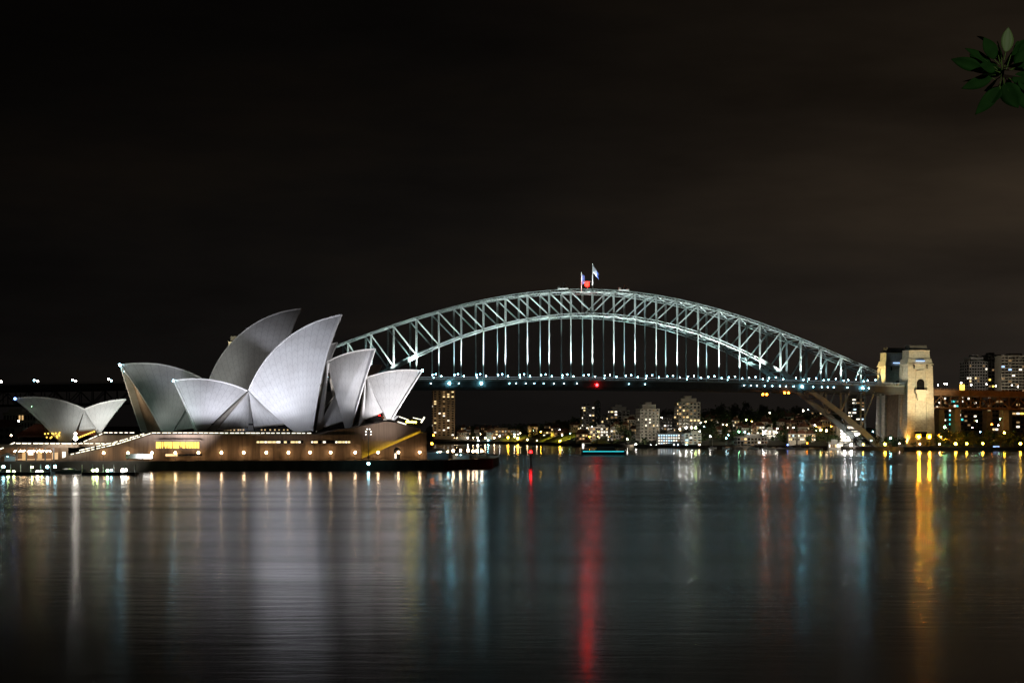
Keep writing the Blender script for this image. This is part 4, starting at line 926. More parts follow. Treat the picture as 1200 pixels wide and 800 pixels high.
wy = ('win_warm', 'win_yel'); ww = ('win_white', 'win_yel'); cold = ('win_cold', 'win_white')
B('apartment_tower', 'tall brown gridded tower block standing alone left under the bridge', 'tower block', 505.5, 533, 457.5, 511, 2240, 'brick', 19, 5, .10, ww, 22, 6, True, 'box', (.5, .5), seed=3)
B('apartment_block', 'long low brown brick block on the hill right of the lone tower', 'apartment block', 573, 609, 503.5, 514, 2250, 'brick', 3, 10, .25, wy, 14, 0, seed=4)
B('house', 'low wide ochre house behind the round dark park tree', 'house', 636, 650, 505, 512, 2080, 'brick', 2, 4, .3, wy, 12, 0, True, 'gable', seed=5)
B('house', 'brown house above the park between the round tree and the stepped flats', 'house', 648, 668, 506, 514, 1990, 'brick', 2, 5, .3, wy, 12, 6, True, 'gable', seed=6)
B('apartment_tower', 'dark tower block with few lit windows beside a taller blank slab', 'tower block', 680.5, 697, 476, 503, 1900, 'darkc', 9, 4, .17, ww, 18, 8, seed=7)
B('apartment_tower', 'tall blank dark slab tower attached on the right of the dark block', 'tower block', 697.5, 703.6, 471.5, 503, 1925, 'darkc', 10, 1, .03, wy, 18, 0, seed=8)
B('apartment_block', 'flat roofed dark house right of the blank slab tower', 'apartment block', 704.5, 716, 488.5, 503, 1880, 'darkc', 4, 4, .15, ww, 14, 0, seed=9)
B('apartment_block', 'grey balconied block between the slab tower and the beige tower', 'apartment block', 713, 738, 480.5, 504, 1850, 'greyc', 7, 5, .18, ww, 16, 6, True, 'step', seed=10)
B('apartment_block', 'stepped flats on the slope, left of the beige tower, many lit windows', 'apartment block', 690, 713, 500.5, 515, 1760, 'greyc', 4, 7, .5, ('win_yel', 'win_white', 'win_warm'), 14, 5, seed=11)
B('house', 'small terrace house with two lit floors left of the stepped flats', 'house', 675, 689, 508, 516, 1810, 'brick', 2, 4, .4, wy, 12, 0, True, 'gable', seed=12)
B('apartment_block', 'pale flats with lit windows just left of the beige tower foot', 'apartment block', 713, 731, 503, 517, 1700, 'greyc', 4, 5, .5, ('win_white', 'win_yel'), 14, 8, seed=13)
B('boatshed', 'small brightly lit white boatshed on the waterfront below the stepped flats', 'boatshed', 682, 693, 518.5, 524, 1745, 'cream', 1, 4, .95, ('win_hot', 'win_white'), 8, 0, False, 'gable', seed=14)
B('apartment_block', 'narrow ochre block tucked behind the beige tower on its left', 'apartment block', 731, 747, 489, 512, 1790, 'beige', 6, 3, .22, ww, 14, 0, seed=15)
B('apartment_tower', 'big beige tower block with stepped top left of the lit window tower', 'tower block', 746.5, 773, 478.5, 522, 1640, 'beige', 12, 5, .10, ww, 20, 9, False, 'step', (.4, .42), seed=16)
B('apartment_block', 'dim grey block between the beige tower and the lit window tower', 'apartment block', 773.5, 793, 489, 512, 1720, 'darkc', 6, 5, .05, ww, 16, 0, seed=17)
B('apartment_tower', 'beige tower block with rows of bright windows and tall roof plant', 'tower block', 792, 821, 471, 510, 1690, 'beige', 10, 6, .30, ('win_yel', 'win_warm', 'win_yel'), 20, 7, False, 'step', (.55, .5), seed=18)
B('hotel', 'low waterfront hotel with rows of glowing blue white windows', 'hotel', 771, 797, 508, 521, 1610, 'greyc', 4, 9, .92, cold, 14, 0, seed=19)
B('apartment_block', 'white block with blue lit stair panel right of the blue hotel', 'apartment block', 800.5, 822, 508, 523, 1585, 'cream', 5, 4, .22, ('win_cold', 'win_yel'), 14, 6, seed=20)
for i, (x0, x1, yt, yb, Y, lb) in enumerate((
    (821, 833, 493, 500, 1740, 'pale gabled house on the slope right of the lit window tower'), (833, 847, 490.5, 499, 1760, 'wide cream mansion with lit eaves upslope of the lone tall lamp'),
    (845, 857, 495, 503, 1705, 'cream columned house below the mansion on the wooded slope'), (832, 840, 484, 489, 1850, 'small lit house high on the hill under the dark crowns'),
    (841, 858, 504, 511, 1650, 'long low house with a row of warm windows below the columned house'), (897, 910, 497, 504, 1690, 'lilac tinted gabled house above the glaring white flats'),
    (912, 924, 486, 493, 1750, 'dim grey house high on the hill right of the lime tree'), (920, 934, 488, 499, 1690, 'dim gabled house behind the tallest yacht mast'), (934, 944, 491, 500, 1670, 'dark gabled house with few lights left of the amber window flats'),
    (951, 962, 494, 503, 1600, 'gabled house below the long hilltop building, amid trees'), (962, 976, 492, 504, 1560, 'dark house left of the sloping arch leg'), (905, 920, 505, 517, 1580, 'grey house right beside the glaring white flats'))):
    B('house', lb, 'house', x0, x1, yt, yb, Y, ('cream', 'beige', 'greyc', 'cream')[i % 4], 2, 4, .35 if i != 4 else .8, ('win_warm', 'win_yel', 'win_dim'), 10, (-6, 5, 8, 0)[i % 4], False, 'gable', (.5, .5), 'houses on the wooded slope', seed=40 + i)
B('apartment_block', 'long hilltop building with pale roofline behind the arch leg', 'apartment block', 944, 973, 481.5, 491, 1720, 'greyc', 2, 9, .12, wy, 14, 0, seed=22)
B('apartment_block', 'grey waterfront flats with dark square windows and white frames', 'apartment block', 862, 900, 512, 524.5, 1535, 'greyc', 3, 9, .06, ww, 14, 5, True, 'box', (.7, .6), seed=23)
B('apartment_block', 'gold lit house cluster left of the glaring white flats', 'apartment block', 880, 896, 499, 512, 1610, 'cream', 4, 5, .8, ('win_yel', 'win_white', 'win_warm'), 12, 0, True, 'gable', seed=24)
B('apartment_block', 'glaring white lit flats on the slope above the grey waterfront flats', 'apartment block', 897, 910.5, 504, 518, 1570, 'cream', 5, 5, .85, ('win_hot', 'win_white'), 12, 6, True, 'box', seed=25)
B('apartment_block', 'narrow dark flats with stacked amber windows, right of the tallest mast', 'apartment block', 940, 949, 495, 515, 1570, 'darkc', 5, 3, .5, ('amberpane', 'win_dim'), 10, 0, seed=26)
for i, (x0, x1, lb) in enumerate(((924, 933, 'pair of small lit houses left behind the tallest mast'), (935, 944.5, 'small lit waterfront house right behind the tallest mast'), (946.5, 956, 'lit waterfront house farther right toward the lit wharf'))):
    B('house', lb, 'house', x0, x1, 508, 517, 1500, 'cream', 2, 4, .6, ('win_white', 'win_yel', 'win_cold'), 9, 0, False, 'gable', group='waterfront houses', seed=60 + i)
B('office_building', 'glaring white floodlit facade under the arch leg', 'office building', 985, 1008, 498.5, 525, 1462, 'cream', 7, 6, .95, ('win_hot', 'win_white'), 18, 0, True, 'box', (.8, .55), seed=27)
B('office_building', 'office block with lit white floors showing behind the arch end', 'office building', 994, 1013, 466, 497, 1640, 'darkc', 8, 4, .5, ('win_white', 'win_dim', 'win_cold'), 18, 0, True, 'box', (.92, .4), seed=28)
B('wharf_building', 'low lit ferry wharf shelter in front of the glaring facade', 'wharf', 971, 988, 518.5, 526, 1412, 'cream', 1, 7, .9, ('win_white', 'win_hot', 'win_yel'), 6, 0, False, 'box', seed=29)
B('apartment_tower', 'stepped apartment tower with white framed grid and dark core', 'tower block', 1131.5, 1158, 423, 470, 1600, 'greyc', 13, 7, .08, ww, 22, 8, False, 'step', (.62, .55), seed=30)
B('apartment_tower', 'dark tower block with one amber window beside the stepped tower', 'tower block', 1158, 1173.5, 416, 470, 1630, 'darkc', 14, 4, .03, ('amberpane',), 22, 0, False, 'box', seed=31)
B('apartment_tower', 'pale curved-front tower with banded floors at the far right', 'tower block', 1173.5, 1210, 417, 470, 1590, 'beige', 15, 9, .10, ('win_white', 'win_white', 'win_blue'), 22, 0, True, 'box', (.85, .5), seed=32)
for i, (x0, x1, yt, yb, Y, wl, lt, pl_, lb) in enumerate((
    (1097, 1111, 464, 505, 1480, 'darkc', .25, ('win_cold', 'win_white'), 'dark block right behind the bright pylon with bluish windows'), (1112, 1129, 462, 505, 1500, 'greyc', .45, ('win_teal', 'win_teal', 'win_white'), 'block with teal glowing windows behind the brown viaduct'),
    (1130, 1152, 464, 506, 1520, 'brick', .35, ('win_warm', 'win_white', 'win_dim'), 'brick block behind the brown viaduct, below the stepped tower'), (1157, 1184, 462, 506, 1500, 'greyc', .30, ('win_yel', 'win_white', 'win_dim'), 'office block with lit floor strips behind the brown viaduct'),
    (1186, 1214, 466, 508, 1480, 'brick', .3, ('win_warm', 'amberpane', 'win_white'), 'brick block behind the last viaduct pier at right'))):
    B('office_building', lb, 'office building', x0, x1, yt, yb, Y, wl, 8, 6, lt, pl_, 16, 0, True, 'box', (.8, .4), 'blocks behind the right viaduct', seed=70 + i)
# western shore, seen past the restaurant sails
B('terminal_building', 'pale colonnaded building behind the restaurant sail', 'building', 4, 42, 484.5, 503, 1080, 'cream', 2, 11, .03, wy, 14, 0, True, 'box', (.5, .6), seed=33)
B('warehouse', 'dark low warehouse at the far left behind the terrace', 'warehouse', -20, 18, 500, 516, 950, 'darkc', 2, 6, .15, wy, 14, 0, True, 'gable', seed=34)
# ------------------------------------------------------------------ trees
def crown_mesh(seed, n=520, leaf=.62):
    rnd = random.Random(seed); mb = MB(); cl = []
    for i in range(13):
        a = rnd.uniform(0, 6.28); r = rnd.uniform(.1, .72); z = rnd.uniform(.28, .92); cl.append((Vector((r * math.cos(a) * (1.15 - .5 * z), r * math.sin(a) * (1.15 - .5 * z), z)), rnd.uniform(.16, .30)))
    for i in range(n):
        c, rr = rnd.choice(cl); d = Vector((rnd.gauss(0, 1), rnd.gauss(0, 1), rnd.gauss(0, .8))).normalized() * rr * (rnd.random() ** .4)
        p = c + d; s_ = leaf * rnd.uniform(.05, .12); u = Vector((rnd.gauss(0, 1), rnd.gauss(0, 1), rnd.gauss(0, 1))).normalized(); v = u.orthogonal().normalized(); k = u.cross(v)
        mb.add([p + v * s_, p + k * s_ * .7, p - v * s_, p - k * s_ * .7], [(0, 1, 2, 3)])
    return mb
def trunk_mesh(seed):
    rnd = random.Random(seed); mb = MB().tube([(0, 0, -.3), (.01, 0, .15), (.02, .01, .42)], .045, 7, r1=.026)
    for i in range(5):
        a = i * 1.26 + rnd.random(); mb.tube([(.01, 0, .22 + i * .03), (.18 * math.cos(a), .18 * math.sin(a), .45 + rnd.random() * .1), (.36 * math.cos(a), .36 * math.sin(a), .62 + rnd.random() * .2)], .022, 5, r1=.008)
    return mb
M['leaf'] = mat('foliage', (.035, .055, .018), .8, 0, .5, 1.4); M['leaf2'] = mat('foliage_olive', (.045, .05, .02), .8, 0, .5, 1.4)
crowns = [crown_mesh(s).mesh('crown', M['leaf' if s % 2 else 'leaf2']) for s in (1, 2, 3, 4)]; trunks = [trunk_mesh(s).mesh('trunk', M['bark']) for s in (1, 2)]
def tree(label, x, yt, Y, wpx, zb_, group=None, k=0):
    p = at(x, yt, Y); h = max(3, p.z - zb_); o = thing('tree', label, 'tree', (p.x, Y, zb_), random.uniform(0, 6), group); w = wpx * Y / F / 1.5
    inst(trunks[k % 2], 'trunk', o, (0, 0, 0), (max(w, h * .5), max(w, h * .5), h)); inst(crowns[k % 4], 'crown', o, (0, 0, 0), (w, w, h)); return o
def gz(x, Y): return ground(x, Y - shoreY(x))
for i, (x, yt, Y, w, lb) in enumerate((
    (625, 503.5, 2075, 20, 'big round dark tree in the lamplit park'), (727, 496, 1680, 16, 'rounded dark tree left at the foot of the beige tower'), (672, 489, 1980, 18, 'broad dark tree left of the dark tower with few windows'),
    (660, 494, 2060, 12, 'dark tree left of the broad one near the dark tower'), (738, 503, 1635, 18, 'low dark tree spreading right before the beige tower foot'), (783, 478, 1830, 20, 'dark tree crown between the two beige towers'),
    (845, 473.5, 1880, 20, 'leftmost tall dark crown on the hilltop, right of window tower'), (860, 473, 1890, 14, 'second dark crown along the hilltop'), (875, 471.5, 1900, 17, 'highest dark crown on the hilltop under orange lights'), (893, 473, 1890, 18, 'dark crown below the left pair of orange lights'), (913, 477, 1860, 16, 'dark crown below the right pair of orange lights'), (935, 476, 1800, 20, 'last dark crown on the hilltop left of the arch leg'), (826, 483, 1850, 16, 'dark tree close right of the lit window tower'),
    (874.5, 487, 1640, 9, 'slender tree lit bright green on the slope'), (836, 500, 1600, 22, 'large dark tree behind the lone tall lamp'), (851, 507, 1570, 16, 'dark waterside tree between the lone lamp and grey flats'), (824, 503, 1600, 12, 'dark tree right beside the white block'), (866, 498, 1640, 16, 'dark tree above the grey flats, left of green light'), (915, 495, 1650, 14, 'dark tree right of the lilac house'), (920, 508, 1530, 14, 'dark tree right of the glaring flats'), (956, 503, 1500, 16, 'dark tree between waterfront houses and lit wharf'), (967, 507, 1470, 14, 'dark tree just left of the lit wharf'), (945, 485, 1680, 14, 'dark tree below the long hilltop building'), (928, 496, 1600, 12, 'dark tree behind the pair of small lit houses'), (899, 486, 1740, 16, 'dark tree upslope of the lilac house'), (855, 484, 1800, 16, 'dark tree upslope of the columned house'), (700, 511, 1760, 10, 'small dark tree right of the lit boatshed'), (716, 514, 1670, 14, 'low dark tree on the waterfront left of the beige tower'), (756, 513, 1612, 12, 'dark clipped tree at the beige tower base'),
    (646, 511, 1990, 9, 'small tree beside the brightest yellow park lamp'), (597, 507, 2180, 10, 'small dark tree by the left yellow park lamp'), (553, 507, 2230, 12, 'dark tree left among the lamps right of the lone tower'), (980, 483, 1690, 14, 'dark tree on the hill just left of the arch leg'))):
    tree(lb, x, yt, Y, w, gz(x, Y) - .5, 'trees on the far slope', i)
for i, (x, yt, Y, w, lb) in enumerate((
    (1003, 511, 1392, 14, 'blue lit tree below the arch leg foot'), (1016, 509, 1388, 15, 'blue white lit tree right of the arch leg foot'), (1028, 510, 1366, 13, 'dark tree left of the low yellow lamp'), (1042, 511, 1353, 15, 'dark tree between yellow lamp and the pylons'), (1056, 511, 1351, 14, 'dark tree below the shadowed pylon'), (1072, 518, 1339, 11, 'low tree before the bright pylon door, left side'), (1086, 517.5, 1339, 15, 'leafy tree before the bright pylon base, right side'), (1100, 507, 1347, 17, 'leafy tree just right of the bright pylon base'), (1114, 505, 1350, 16, 'dark tree left of the brightest right shore lamp'), (1127, 504, 1353, 16, 'dark tree right of the brightest right shore lamp'), (1141, 507, 1350, 15, 'dark tree between the second and third right shore lamps'), (1157, 504, 1353, 16, 'dark tree above the small lit sign'), (1172, 508, 1350, 16, 'dark tree under the high lamp on the right shore'), (1187, 503, 1353, 18, 'dark tree left of the last right shore lamp'), (1201, 506, 1350, 16, 'dark tree at the frame edge behind the last shore lamp'))):
    tree(lb, x, yt, Y, w, 2.2, 'trees along the right foreshore', i + 1)
# hillside and skyline woods that read as one mass
mb = MB()
def woods(x0, x1, n, off0, off1, h0, h1):
    for _ in range(n):
        x = random.uniform(x0, x1); Y = shoreY(x) + random.uniform(off0, off1); g = gz(x, Y); h = random.uniform(h0, h1); X = (x - HX) / F * Y
        for k in range(26):
            c = Vector((X + random.gauss(0, h * .28), Y + random.gauss(0, h * .28), g + h * random.uniform(.25, 1.0))); s_ = random.uniform(.6, 1.5); u = Vector((random.gauss(0, 1), random.gauss(0, 1), random.gauss(0, 1))).normalized(); v = u.orthogonal().normalized(); w = u.cross(v)
            mb.add([c + v * s_, c + w * s_, c - v * s_, c - w * s_], [(0, 1, 2, 3)])
woods(500, 690, 150, 180, 330, 8, 15); woods(800, 985, 190, 150, 330, 8, 15); woods(690, 800, 50, 150, 260, 7, 12); woods(820, 980, 90, 40, 160, 4, 8); woods(1000, 1210, 90, 25, 90, 4, 9)
put(mb.build('hillside_woods', M['leaf']), 'dark woods on the far hillside', kind='stuff')
mb = MB()                                                        # far seawall
for a, b in zip(SH, SH[1:]):
    pa, pb = Vector(((a[0] - HX) / F * a[1], a[1] - 1.2, 1.2)), Vector(((b[0] - HX) / F * b[1], b[1] - 1.2, 1.2)); mb.beam(pa, pb, 2.0, 3.6)
put(mb.build('far_seawall', M['seawall']), 'dark stone seawall of the far shore', kind='structure')
# ------------------------------------------------------------------ lamps of the far shore
def fl(x, y, col, size, label, off=14, group='lamps on the far shore', Y=None):
    Y = Y or shoreY(x) + off; p = at(x, y, Y); b = min(gz(x, Y), p.z - 1.0); lamp(label, p, b, col, size, group)
rowl = 'warm lamp in the row right of the lone tower, %s from the left'
for i, x in enumerate((532.5, 535.8, 539.6, 544, 548.2, 554.4, 559.5, 568.7, 579.2)): fl(x, 512.8, 'warm' if i != 4 else 'white', 1.15, rowl % ordinal(i), 70)
for x, y, c, s_, lb in ((531, 518.2, 'white', .8, 'white lamp below the lamp row, near the marquees'), (560.5, 515.9, 'cyan', .8, 'left cyan lamp below the lamp row'), (572, 515.6, 'cyan', .8, 'right cyan lamp below the lamp row'), (585.4, 510.6, 'white', .8, 'white lamp left of the yellow park lamps'), (595.4, 512.4, 'yellow', 1.8, 'left of the two yellow park lamps beside each other'), (602.9, 511.5, 'white', .8, 'white lamp between the two yellow park lamps'), (606.8, 513.4, 'yellow', 2.0, 'right of the two yellow park lamps beside each other'), (608.2, 517, 'white', .6, 'small white lamp under the right yellow park lamp'), (618, 515, 'warm', 1.0, 'warm lamp left before the round park tree'), (629.2, 516, 'warm', 1.0, 'warm lamp right before the round park tree'), (633.8, 505.5, 'yellow', .8, 'yellow lamp by the ochre house roof'),
    (656.6, 517.4, 'yellow', 2.3, 'brightest yellow lamp in the park'), (663.7, 517.8, 'yellow', .8, 'small yellow lamp right of the brightest one'), (735.2, 514.3, 'white', 1.0, 'white lamp in the trees before the beige tower')):
    fl(x, y, c, s_, lb, 45)
wl = 'waterfront lamp below the beige towers, %s from the left'
for i, (x, y, c, s_) in enumerate(((732.4, 521.9, 'white', .9), (736.6, 521.9, 'white', .7), (745, 520.6, 'white', 1), (749.3, 522.5, 'white', .7), (755, 522.5, 'flare', .7), (762.5, 521.6, 'flare', .9), (769, 521.8, 'white', 1.1), (772.7, 522.4, 'white', .8), (777, 522.3, 'white', .9), (783.3, 522.3, 'white', .9), (790, 521.3, 'flare', .8), (794.5, 521.3, 'cool', .8), (804.5, 521.9, 'cyan', 1.1), (819.4, 521.3, 'warm', 1.2), (826, 522.7, 'warm', 1.2))):
    fl(x, y, c, s_, wl % ordinal(i), 10)
for x, y, c, s_, off, lb in ((796.7, 502.5, 'flare', .8, 70, 'white floodlamp left at the foot of the lit window tower'), (804, 501, 'flare', 1.0, 72, 'brightest floodlamp at the foot of the lit window tower'), (810.5, 501, 'flare', .9, 74, 'white floodlamp right of the brightest one at the window tower'), (815.2, 500.8, 'lime', 1.3, 76, 'greenish floodlamp at the right foot of the window tower'), (820, 505.2, 'white', .7, 60, 'small white lamp right of the greenish floodlamp'), (832.2, 511.3, 'white', .9, 5, 'lone tall lamp before the dark trees'), (865.9, 505.6, 'green', 1.0, 60, 'green lamp above the grey flats'), (873, 506, 'cool', .9, 60, 'bluish lamp above the grey flats'), (877.5, 508, 'cool', .7, 55, 'small bluish lamp beside the gold lit houses'), (894.5, 506, 'flare', .9, 60, 'glaring lamp between the gold houses and the white flats'), (874.6, 492, 'lime', 1.0, 130, 'lime floodlamp inside the green lit tree'), (910.8, 502, 'white', .8, 70, 'white lamp right above the glaring flats'), (901.8, 483.8, 'white', .7, 180, 'white lamp high on the hill under the orange lights'), (775.5, 489, 'white', .7, 120, 'white lamp right of the beige tower, halfway up'),
    (941.2, 481, 'white', .9, 190, 'white lamp left on the long hilltop building'), (947, 480, 'cool', .5, 192, 'small lamp right on the long hilltop building'), (975.6, 489.9, 'warm', 1.1, 110, 'warm lamp just left of the arch leg'), (961.4, 504, 'lime', .9, 60, 'greenish lamp among trees left of the wharf'), (956.5, 504.5, 'white', .6, 60, 'small white lamp left of the greenish lamp'), (968.5, 504.4, 'warm', 1.2, 50, 'warm lamp on a tall post above the lit wharf'), (945.9, 519, 'amber', .7, 8, 'orange lamp on the waterfront near the moored yachts'), (923, 521, 'blue', 1.0, 6, 'blue lamp left of the tallest yacht mast')):
    fl(x, y, c, s_, lb, off)
for x, y, c, s_, Y, lb in ((997.5, 521, 'flare', 1.5, 1400, 'glaring white floodlamp before the bright facade'), (990, 515, 'flare', 1.2, 1440, 'white floodlamp left on the bright facade'), (1003.5, 509, 'flare', 1.3, 1440, 'upper white floodlamp by the arch leg foot'), (1011.7, 520.5, 'yellow', .8, 1348, 'warm shore lamp right of the arch leg foot'), (1037.2, 520.3, 'yellow', 1.3, 1344, 'yellow low lamp on the shore left of the pylons'), (1043.6, 513, 'cyan', .7, 1347, 'cyan lamp before the ochre abutment'), (1023, 505.5, 'cool', .7, 1394, 'upper blue white lamp in the trees by the arch foot'), (1019, 512, 'cool', .7, 1390, 'middle blue white lamp in the trees by the arch foot'), (1021, 516, 'cool', .6, 1354, 'lower blue white lamp in the trees by the arch foot'), (1054, 519.3, 'white', .5, 1342, 'small lamp under the shadowed pylon'), (1078, 520, 'warm', .8, 1338, 'small warm lamp before the bright pylon door'), (1101, 520.2, 'warm', .8, 1338, 'small warm lamp right of the bright pylon base'),
    (1107, 500.2, 'green', 1.3, 1384, 'greenish lamp right beside the bright pylon'), (1119.9, 519.8, 'yellow', 1.5, 1336, 'brightest star lamp on the right shore'), (1133, 519.6, 'yellow', 1.1, 1336, 'second star lamp right of the bright pylon'), (1151.7, 519.4, 'yellow', 1.1, 1336, 'third star lamp right of the bright pylon'), (1177, 506.8, 'yellow', 1.1, 1342, 'high lamp above the trees on the right shore'), (1195.8, 519.6, 'yellow', 1.4, 1334, 'last star lamp at the right end of the shore'), (1162.2, 497, 'amber', .9, 1396, 'amber lamp under the brown viaduct'), (1170, 498, 'white', .6, 1396, 'white lamp right of the amber one under the viaduct'), (1171.8, 490.5, 'green', .7, 1398, 'green lamp under the viaduct deck'), (1144.7, 493.2, 'green', .7, 1398, 'pale green lamp left under the viaduct'), (1148.7, 505.8, 'cool', .7, 1392, 'bluish lamp over the trees below the viaduct'), (1139.5, 501, 'white', .5, 1394, 'small white lamp left of the bluish one')):
    fl(x, y, c, s_, lb, 0, Y=Y)
for x, y, Y, c, s_, lb in ((506.1, 519.5, 775, 'amber', .8, 'large amber lamp just right of the podium end'), (508, 509.8, 790, 'amber', .55, 'small amber lamp above the large one by the podium end')):
    p = at(x, y, Y); lamp(lb, p, 3.4, c, s_, 'amber lamps behind the podium end')
for x, y, lb in ((13, 510, 'amber lamp left of the restaurant glass'), (22, 493, 'white lamp in front of the colonnaded building')):
    p = at(x, y, 905); lamp(lb, p, 4, 'warm' if x < 20 else 'white', .6, 'lamps on the western shore')
for dx, c, s_, lb in ((-10, 'gold', 1.2, 'golden floodlight at the left foot of the bright pylon'), (-.5, 'gold', 1.2, 'orange floodlight at the middle foot of the bright pylon'), (9.5, 'gold', 1.2, 'yellow floodlight at the right foot of the bright pylon')):
    flood(lb, bw(TP + dx, -31, 11.0), 0, c, s_)
sg = thing('lit_sign', 'small pink and blue lit sign on the right foreshore', 'sign', at(1167.5, 526.5, 1332)); MB().box((0, 0, 1.8), (5, .3, 2.0)).build('sign_panel', GL['win_blue'], sg); MB().tube([(-1.8, .2, -1), (-1.8, .2, 1.5)], .12).tube([(1.8, .2, -1), (1.8, .2, 1.5)], .12).build('post', M['dark_steel'], sg)
MB().box((.6, -.2, 1.7), (2.4, .1, 1.0)).build('sign_stripe', GL['interior_red'], sg)
# ================================================================== NEAR HEADLAND AND THE LEAFY BRANCH
rk = MB(); pts = [(-60, -60), (-60, 7.5), (3, 7.5), (4.6, 13.5), (60, 13.5), (60, -60)]
put(rk.prism([(x, y, -2) for x, y in pts], (0, 0, 14.9)).build('headland', M['earth']), 'rock headland of the viewpoint', kind='structure')
tr = thing('fig_tree', 'leafy branch of a near tree hanging in from the top right corner', 'tree', (6.2, 10.5, 12.9))
o0 = tr.location; ctr = at(1174.7, 86, 10.0)
MB().tube([(0, 0, -.3), (.05, 0, 2), (-.1, .1, 5), (.2, 0, 8)], .28, 9, r1=.15).build('trunk', M['bark'], tr)
MB().tube([Vector((-.05, .05, 3.2)), Vector((-1.2, -.1, 3.55)), ctr - o0 + Vector((.5, .1, -.05)), ctr - o0], .07, 7, r1=.026).build('branch', M['bark'], tr)
M['bigleaf'] = mat('glossy_leaf', (.014, .060, .008), .75, 0, .3, 9, .15, 20, spec=.12); M['paleleaf'] = mat('young_leaf', (.14, .23, .07), .5, 0, .15, 9); M['rib'] = mat('leaf_midrib', (.12, .22, .04), .6)
def leaf(bx, by, tx, ty, wd, dz=0.0, pale=False, roll=0.0, dep=0.0):
    s_ = 1 / 5.333; a = at(1080 + bx * s_, by * s_, 10 + dep * .4) - o0; t = at(1080 + tx * s_, ty * s_, 10 + dep) - o0; d = t - a; L_ = d.length; d.normalize()
    side = d.cross(Vector((math.sin(roll), -math.cos(roll), 0))).normalized(); up = side.cross(d); rows = []
    for i in range(13):
        u = i / 12; w = wd * s_ / F * 10 * .62 * (math.sin(math.pi * min(1, u * 1.02) ** .85) ** .8 if 0 < u < 1 else 0.02); sag = -.12 * L_ * u * u
        rows.append([a + d * (L_ * u) + side * (w * j / 3) + up * (abs(j) / 3 * w * .18) + Vector((0, 0, sag * .4)) for j in (-3, -1.5, 0, 1.5, 3)])
    o = MB().grid(rows).build('leaf', M['paleleaf' if pale else 'bigleaf'], tr, smooth=True)
    if pale: o['label'] = 'pale young leaf pointing up'
    sm = o.modifiers.new('thick', 'SOLIDIFY'); sm.thickness = .0012
    r = MB().tube([a.lerp(ctr - o0, random.uniform(.3, .8)) + Vector((0, 0, random.uniform(-.03, .03)))] + [rw[2] + up * -.002 for rw in rows[:10:3]], .0034, 5, r1=.0015).build('midrib', M['rib'], None); r.parent = o
for a in ((525, 330, 542, 163, 66, 0, True, .1), (455, 372, 388, 226, 82, 0, False, .3), (430, 395, 270, 293, 60, 0, False, .9), (380, 432, 183, 360, 66, 0, False, -.5), (470, 300, 343, 218, 55, 0, False, 1.1, .15), (440, 488, 248, 545, 62, 0, False, .6), (470, 470, 255, 500, 48, 0, False, 1.2, .12), (488, 548, 333, 708, 72, 0, False, .3), (490, 556, 436, 640, 56, 0, False, -.6), (515, 520, 604, 668, 104, 0, False, -.3), (600, 500, 690, 575, 62, 0, False, .5), (560, 345, 668, 240, 70, 0, False, 1.0, .1), (585, 420, 690, 300, 84, 0, False, -.2), (480, 420, 300, 430, 56, 0, False, 1.3, .2), (540, 480, 560, 600, 70, 0, False, 1.2, .2), (560, 500, 710, 470, 66, 0, False, .8), (500, 380, 420, 300, 66, 0, False, 1.3, .2), (520, 400, 600, 310, 66, 0, False, 1.3, .2), (460, 440, 360, 400, 60, 0, False, 1.2, -.1), (510, 500, 470, 590, 60, 0, False, 1.2, .15), (540, 420, 640, 380, 60, 0, False, .9, -.1), (500, 430, 400, 470, 70, 0, False, .8, .1), (470, 420, 330, 380, 72, 0, False, .4, .25), (500, 360, 470, 250, 66, 0, False, .9, .25), (560, 360, 610, 250, 70, 0, False, 1.1, .25), (470, 500, 390, 560, 66, 0, False, .5, .25), (530, 500, 540, 640, 72, 0, False, .3, .25), (580, 440, 700, 420, 76, 0, False, .6, .25), (570, 480, 680, 640, 70, 0, False, .4, .25), (600, 380, 710, 350, 64, 0, False, .2, .2), (450, 460, 330, 480, 66, 0, False, .3, .3), (620, 420, 790, 380, 90, 0, False, .2, .1), (620, 480, 780, 560, 90, 0, False, -.2, .1), (600, 350, 740, 250, 84, 0, False, .3, .15), (560, 540, 700, 690, 84, 0, False, .2, .15), (430, 420, 300, 330, 80, 0, False, .2, .2), (480, 540, 400, 640, 70, 0, False, .1, .2)):
    leaf(*a)
spot('path_lamp', (7.5, 1.0, 19.5), ctr, 800, (1, .98, .85), 30, .5, .15)

for x, tx in ((1120, 1146), (1150, 1160), (1185, 1190)): spot('street_fill', at(x, 452, 1540), at(tx, 430, 1600), 1.6e4, (1, .90, .72), 100, .8, 1)  # unseen fill spots added to lighten the right-hand towers

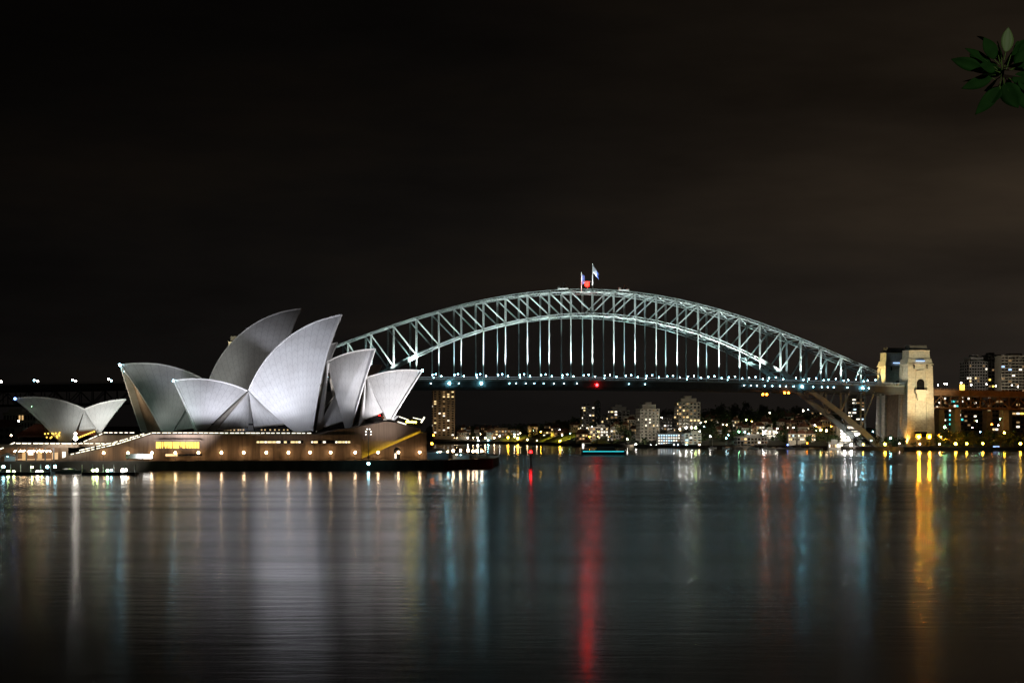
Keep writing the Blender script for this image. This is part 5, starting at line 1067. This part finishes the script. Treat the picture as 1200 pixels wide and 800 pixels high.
hl = 'small dim house among the dark trees of the far hillside'
rh = random.Random(5)
for i in range(44):
    x = rh.uniform(540, 676) if i < 12 else rh.uniform(812, 984) if i < 38 else rh.uniform(690, 800); off = rh.uniform(60, 190); Y = shoreY(x) + off; zg = gz(x, Y); yb = HY - (zg + 3.5 - CH) * F / Y; h = rh.uniform(5, 8.5); w = rh.uniform(6, 12)
    B('house', hl, 'house', x - w / 2, x + w / 2, yb - h, yb, Y, rh.choice(('cream', 'beige', 'greyc', 'brick')), 2, 4, rh.uniform(.15, .6), ('win_warm', 'win_yel', 'win_warm', 'win_dim', 'win_white'), 9, rh.uniform(-12, 12), False, 'gable', (.5, .5), 'dim houses on the far hillside', seed=200 + i)
for i in range(46):
    x = rh.uniform(545, 680) if i < 10 else rh.uniform(815, 985) if i < 40 else rh.uniform(690, 800); off = rh.uniform(20, 170); Y = shoreY(x) + off; zg = gz(x, Y)
    lamp('small lamp among the houses of the far hillside', ((x - HX) / F * Y, Y - 4, zg + rh.uniform(5, 8)), zg, rh.choice(('white', 'warm', 'warm', 'yellow', 'white', 'cool')), rh.uniform(.45, .75), 'small lamps on the far hillside')

for x, y, Y, tx, ty, tY, pw, c in ((500, 516, 2190, 519, 478, 2240, .5e5, (1, .80, .52)), (735, 521, 1590, 758, 498, 1640, 3.0e4, (1, .92, .78)), (806, 520, 1600, 806, 488, 1690, 4.5e4, (1, .9, .7)), (672, 515, 1850, 690, 490, 1900, 3.0e4, (1, .9, .75)), (725, 516, 1790, 727, 494, 1850, 2.5e4, (1, .92, .8)), (865, 524, 1500, 880, 516, 1535, 6e3, (1, .95, .85))):
    spot('street_fill', at(x, y, Y), at(tx, ty, tY), pw, c, 80, .8, 1)  # fill spots added to brighten the building fronts
for x in (835, 868, 902, 935, 962, 690, 715, 560, 590): spot('street_fill', at(x, 508, shoreY(x) + 6) + Vector((0, 0, 8)), at(x, 494, shoreY(x) + 150), 2.0e4, (1, .88, .66), 130, .9, 2)  # fill added above the waterfront to lift the hillside's ambient light
for x, y in ((595, 508), (608, 508), (656, 511), (640, 511), (664, 512), (700, 512)):
    Y = shoreY(x) + 60; spot('park_floodlight', at(x, y, Y) + Vector((0, 0, 6)), at(x + 4, 520, Y + 8), 3.2e4, (1, .70, .07), 140, .8, .5)
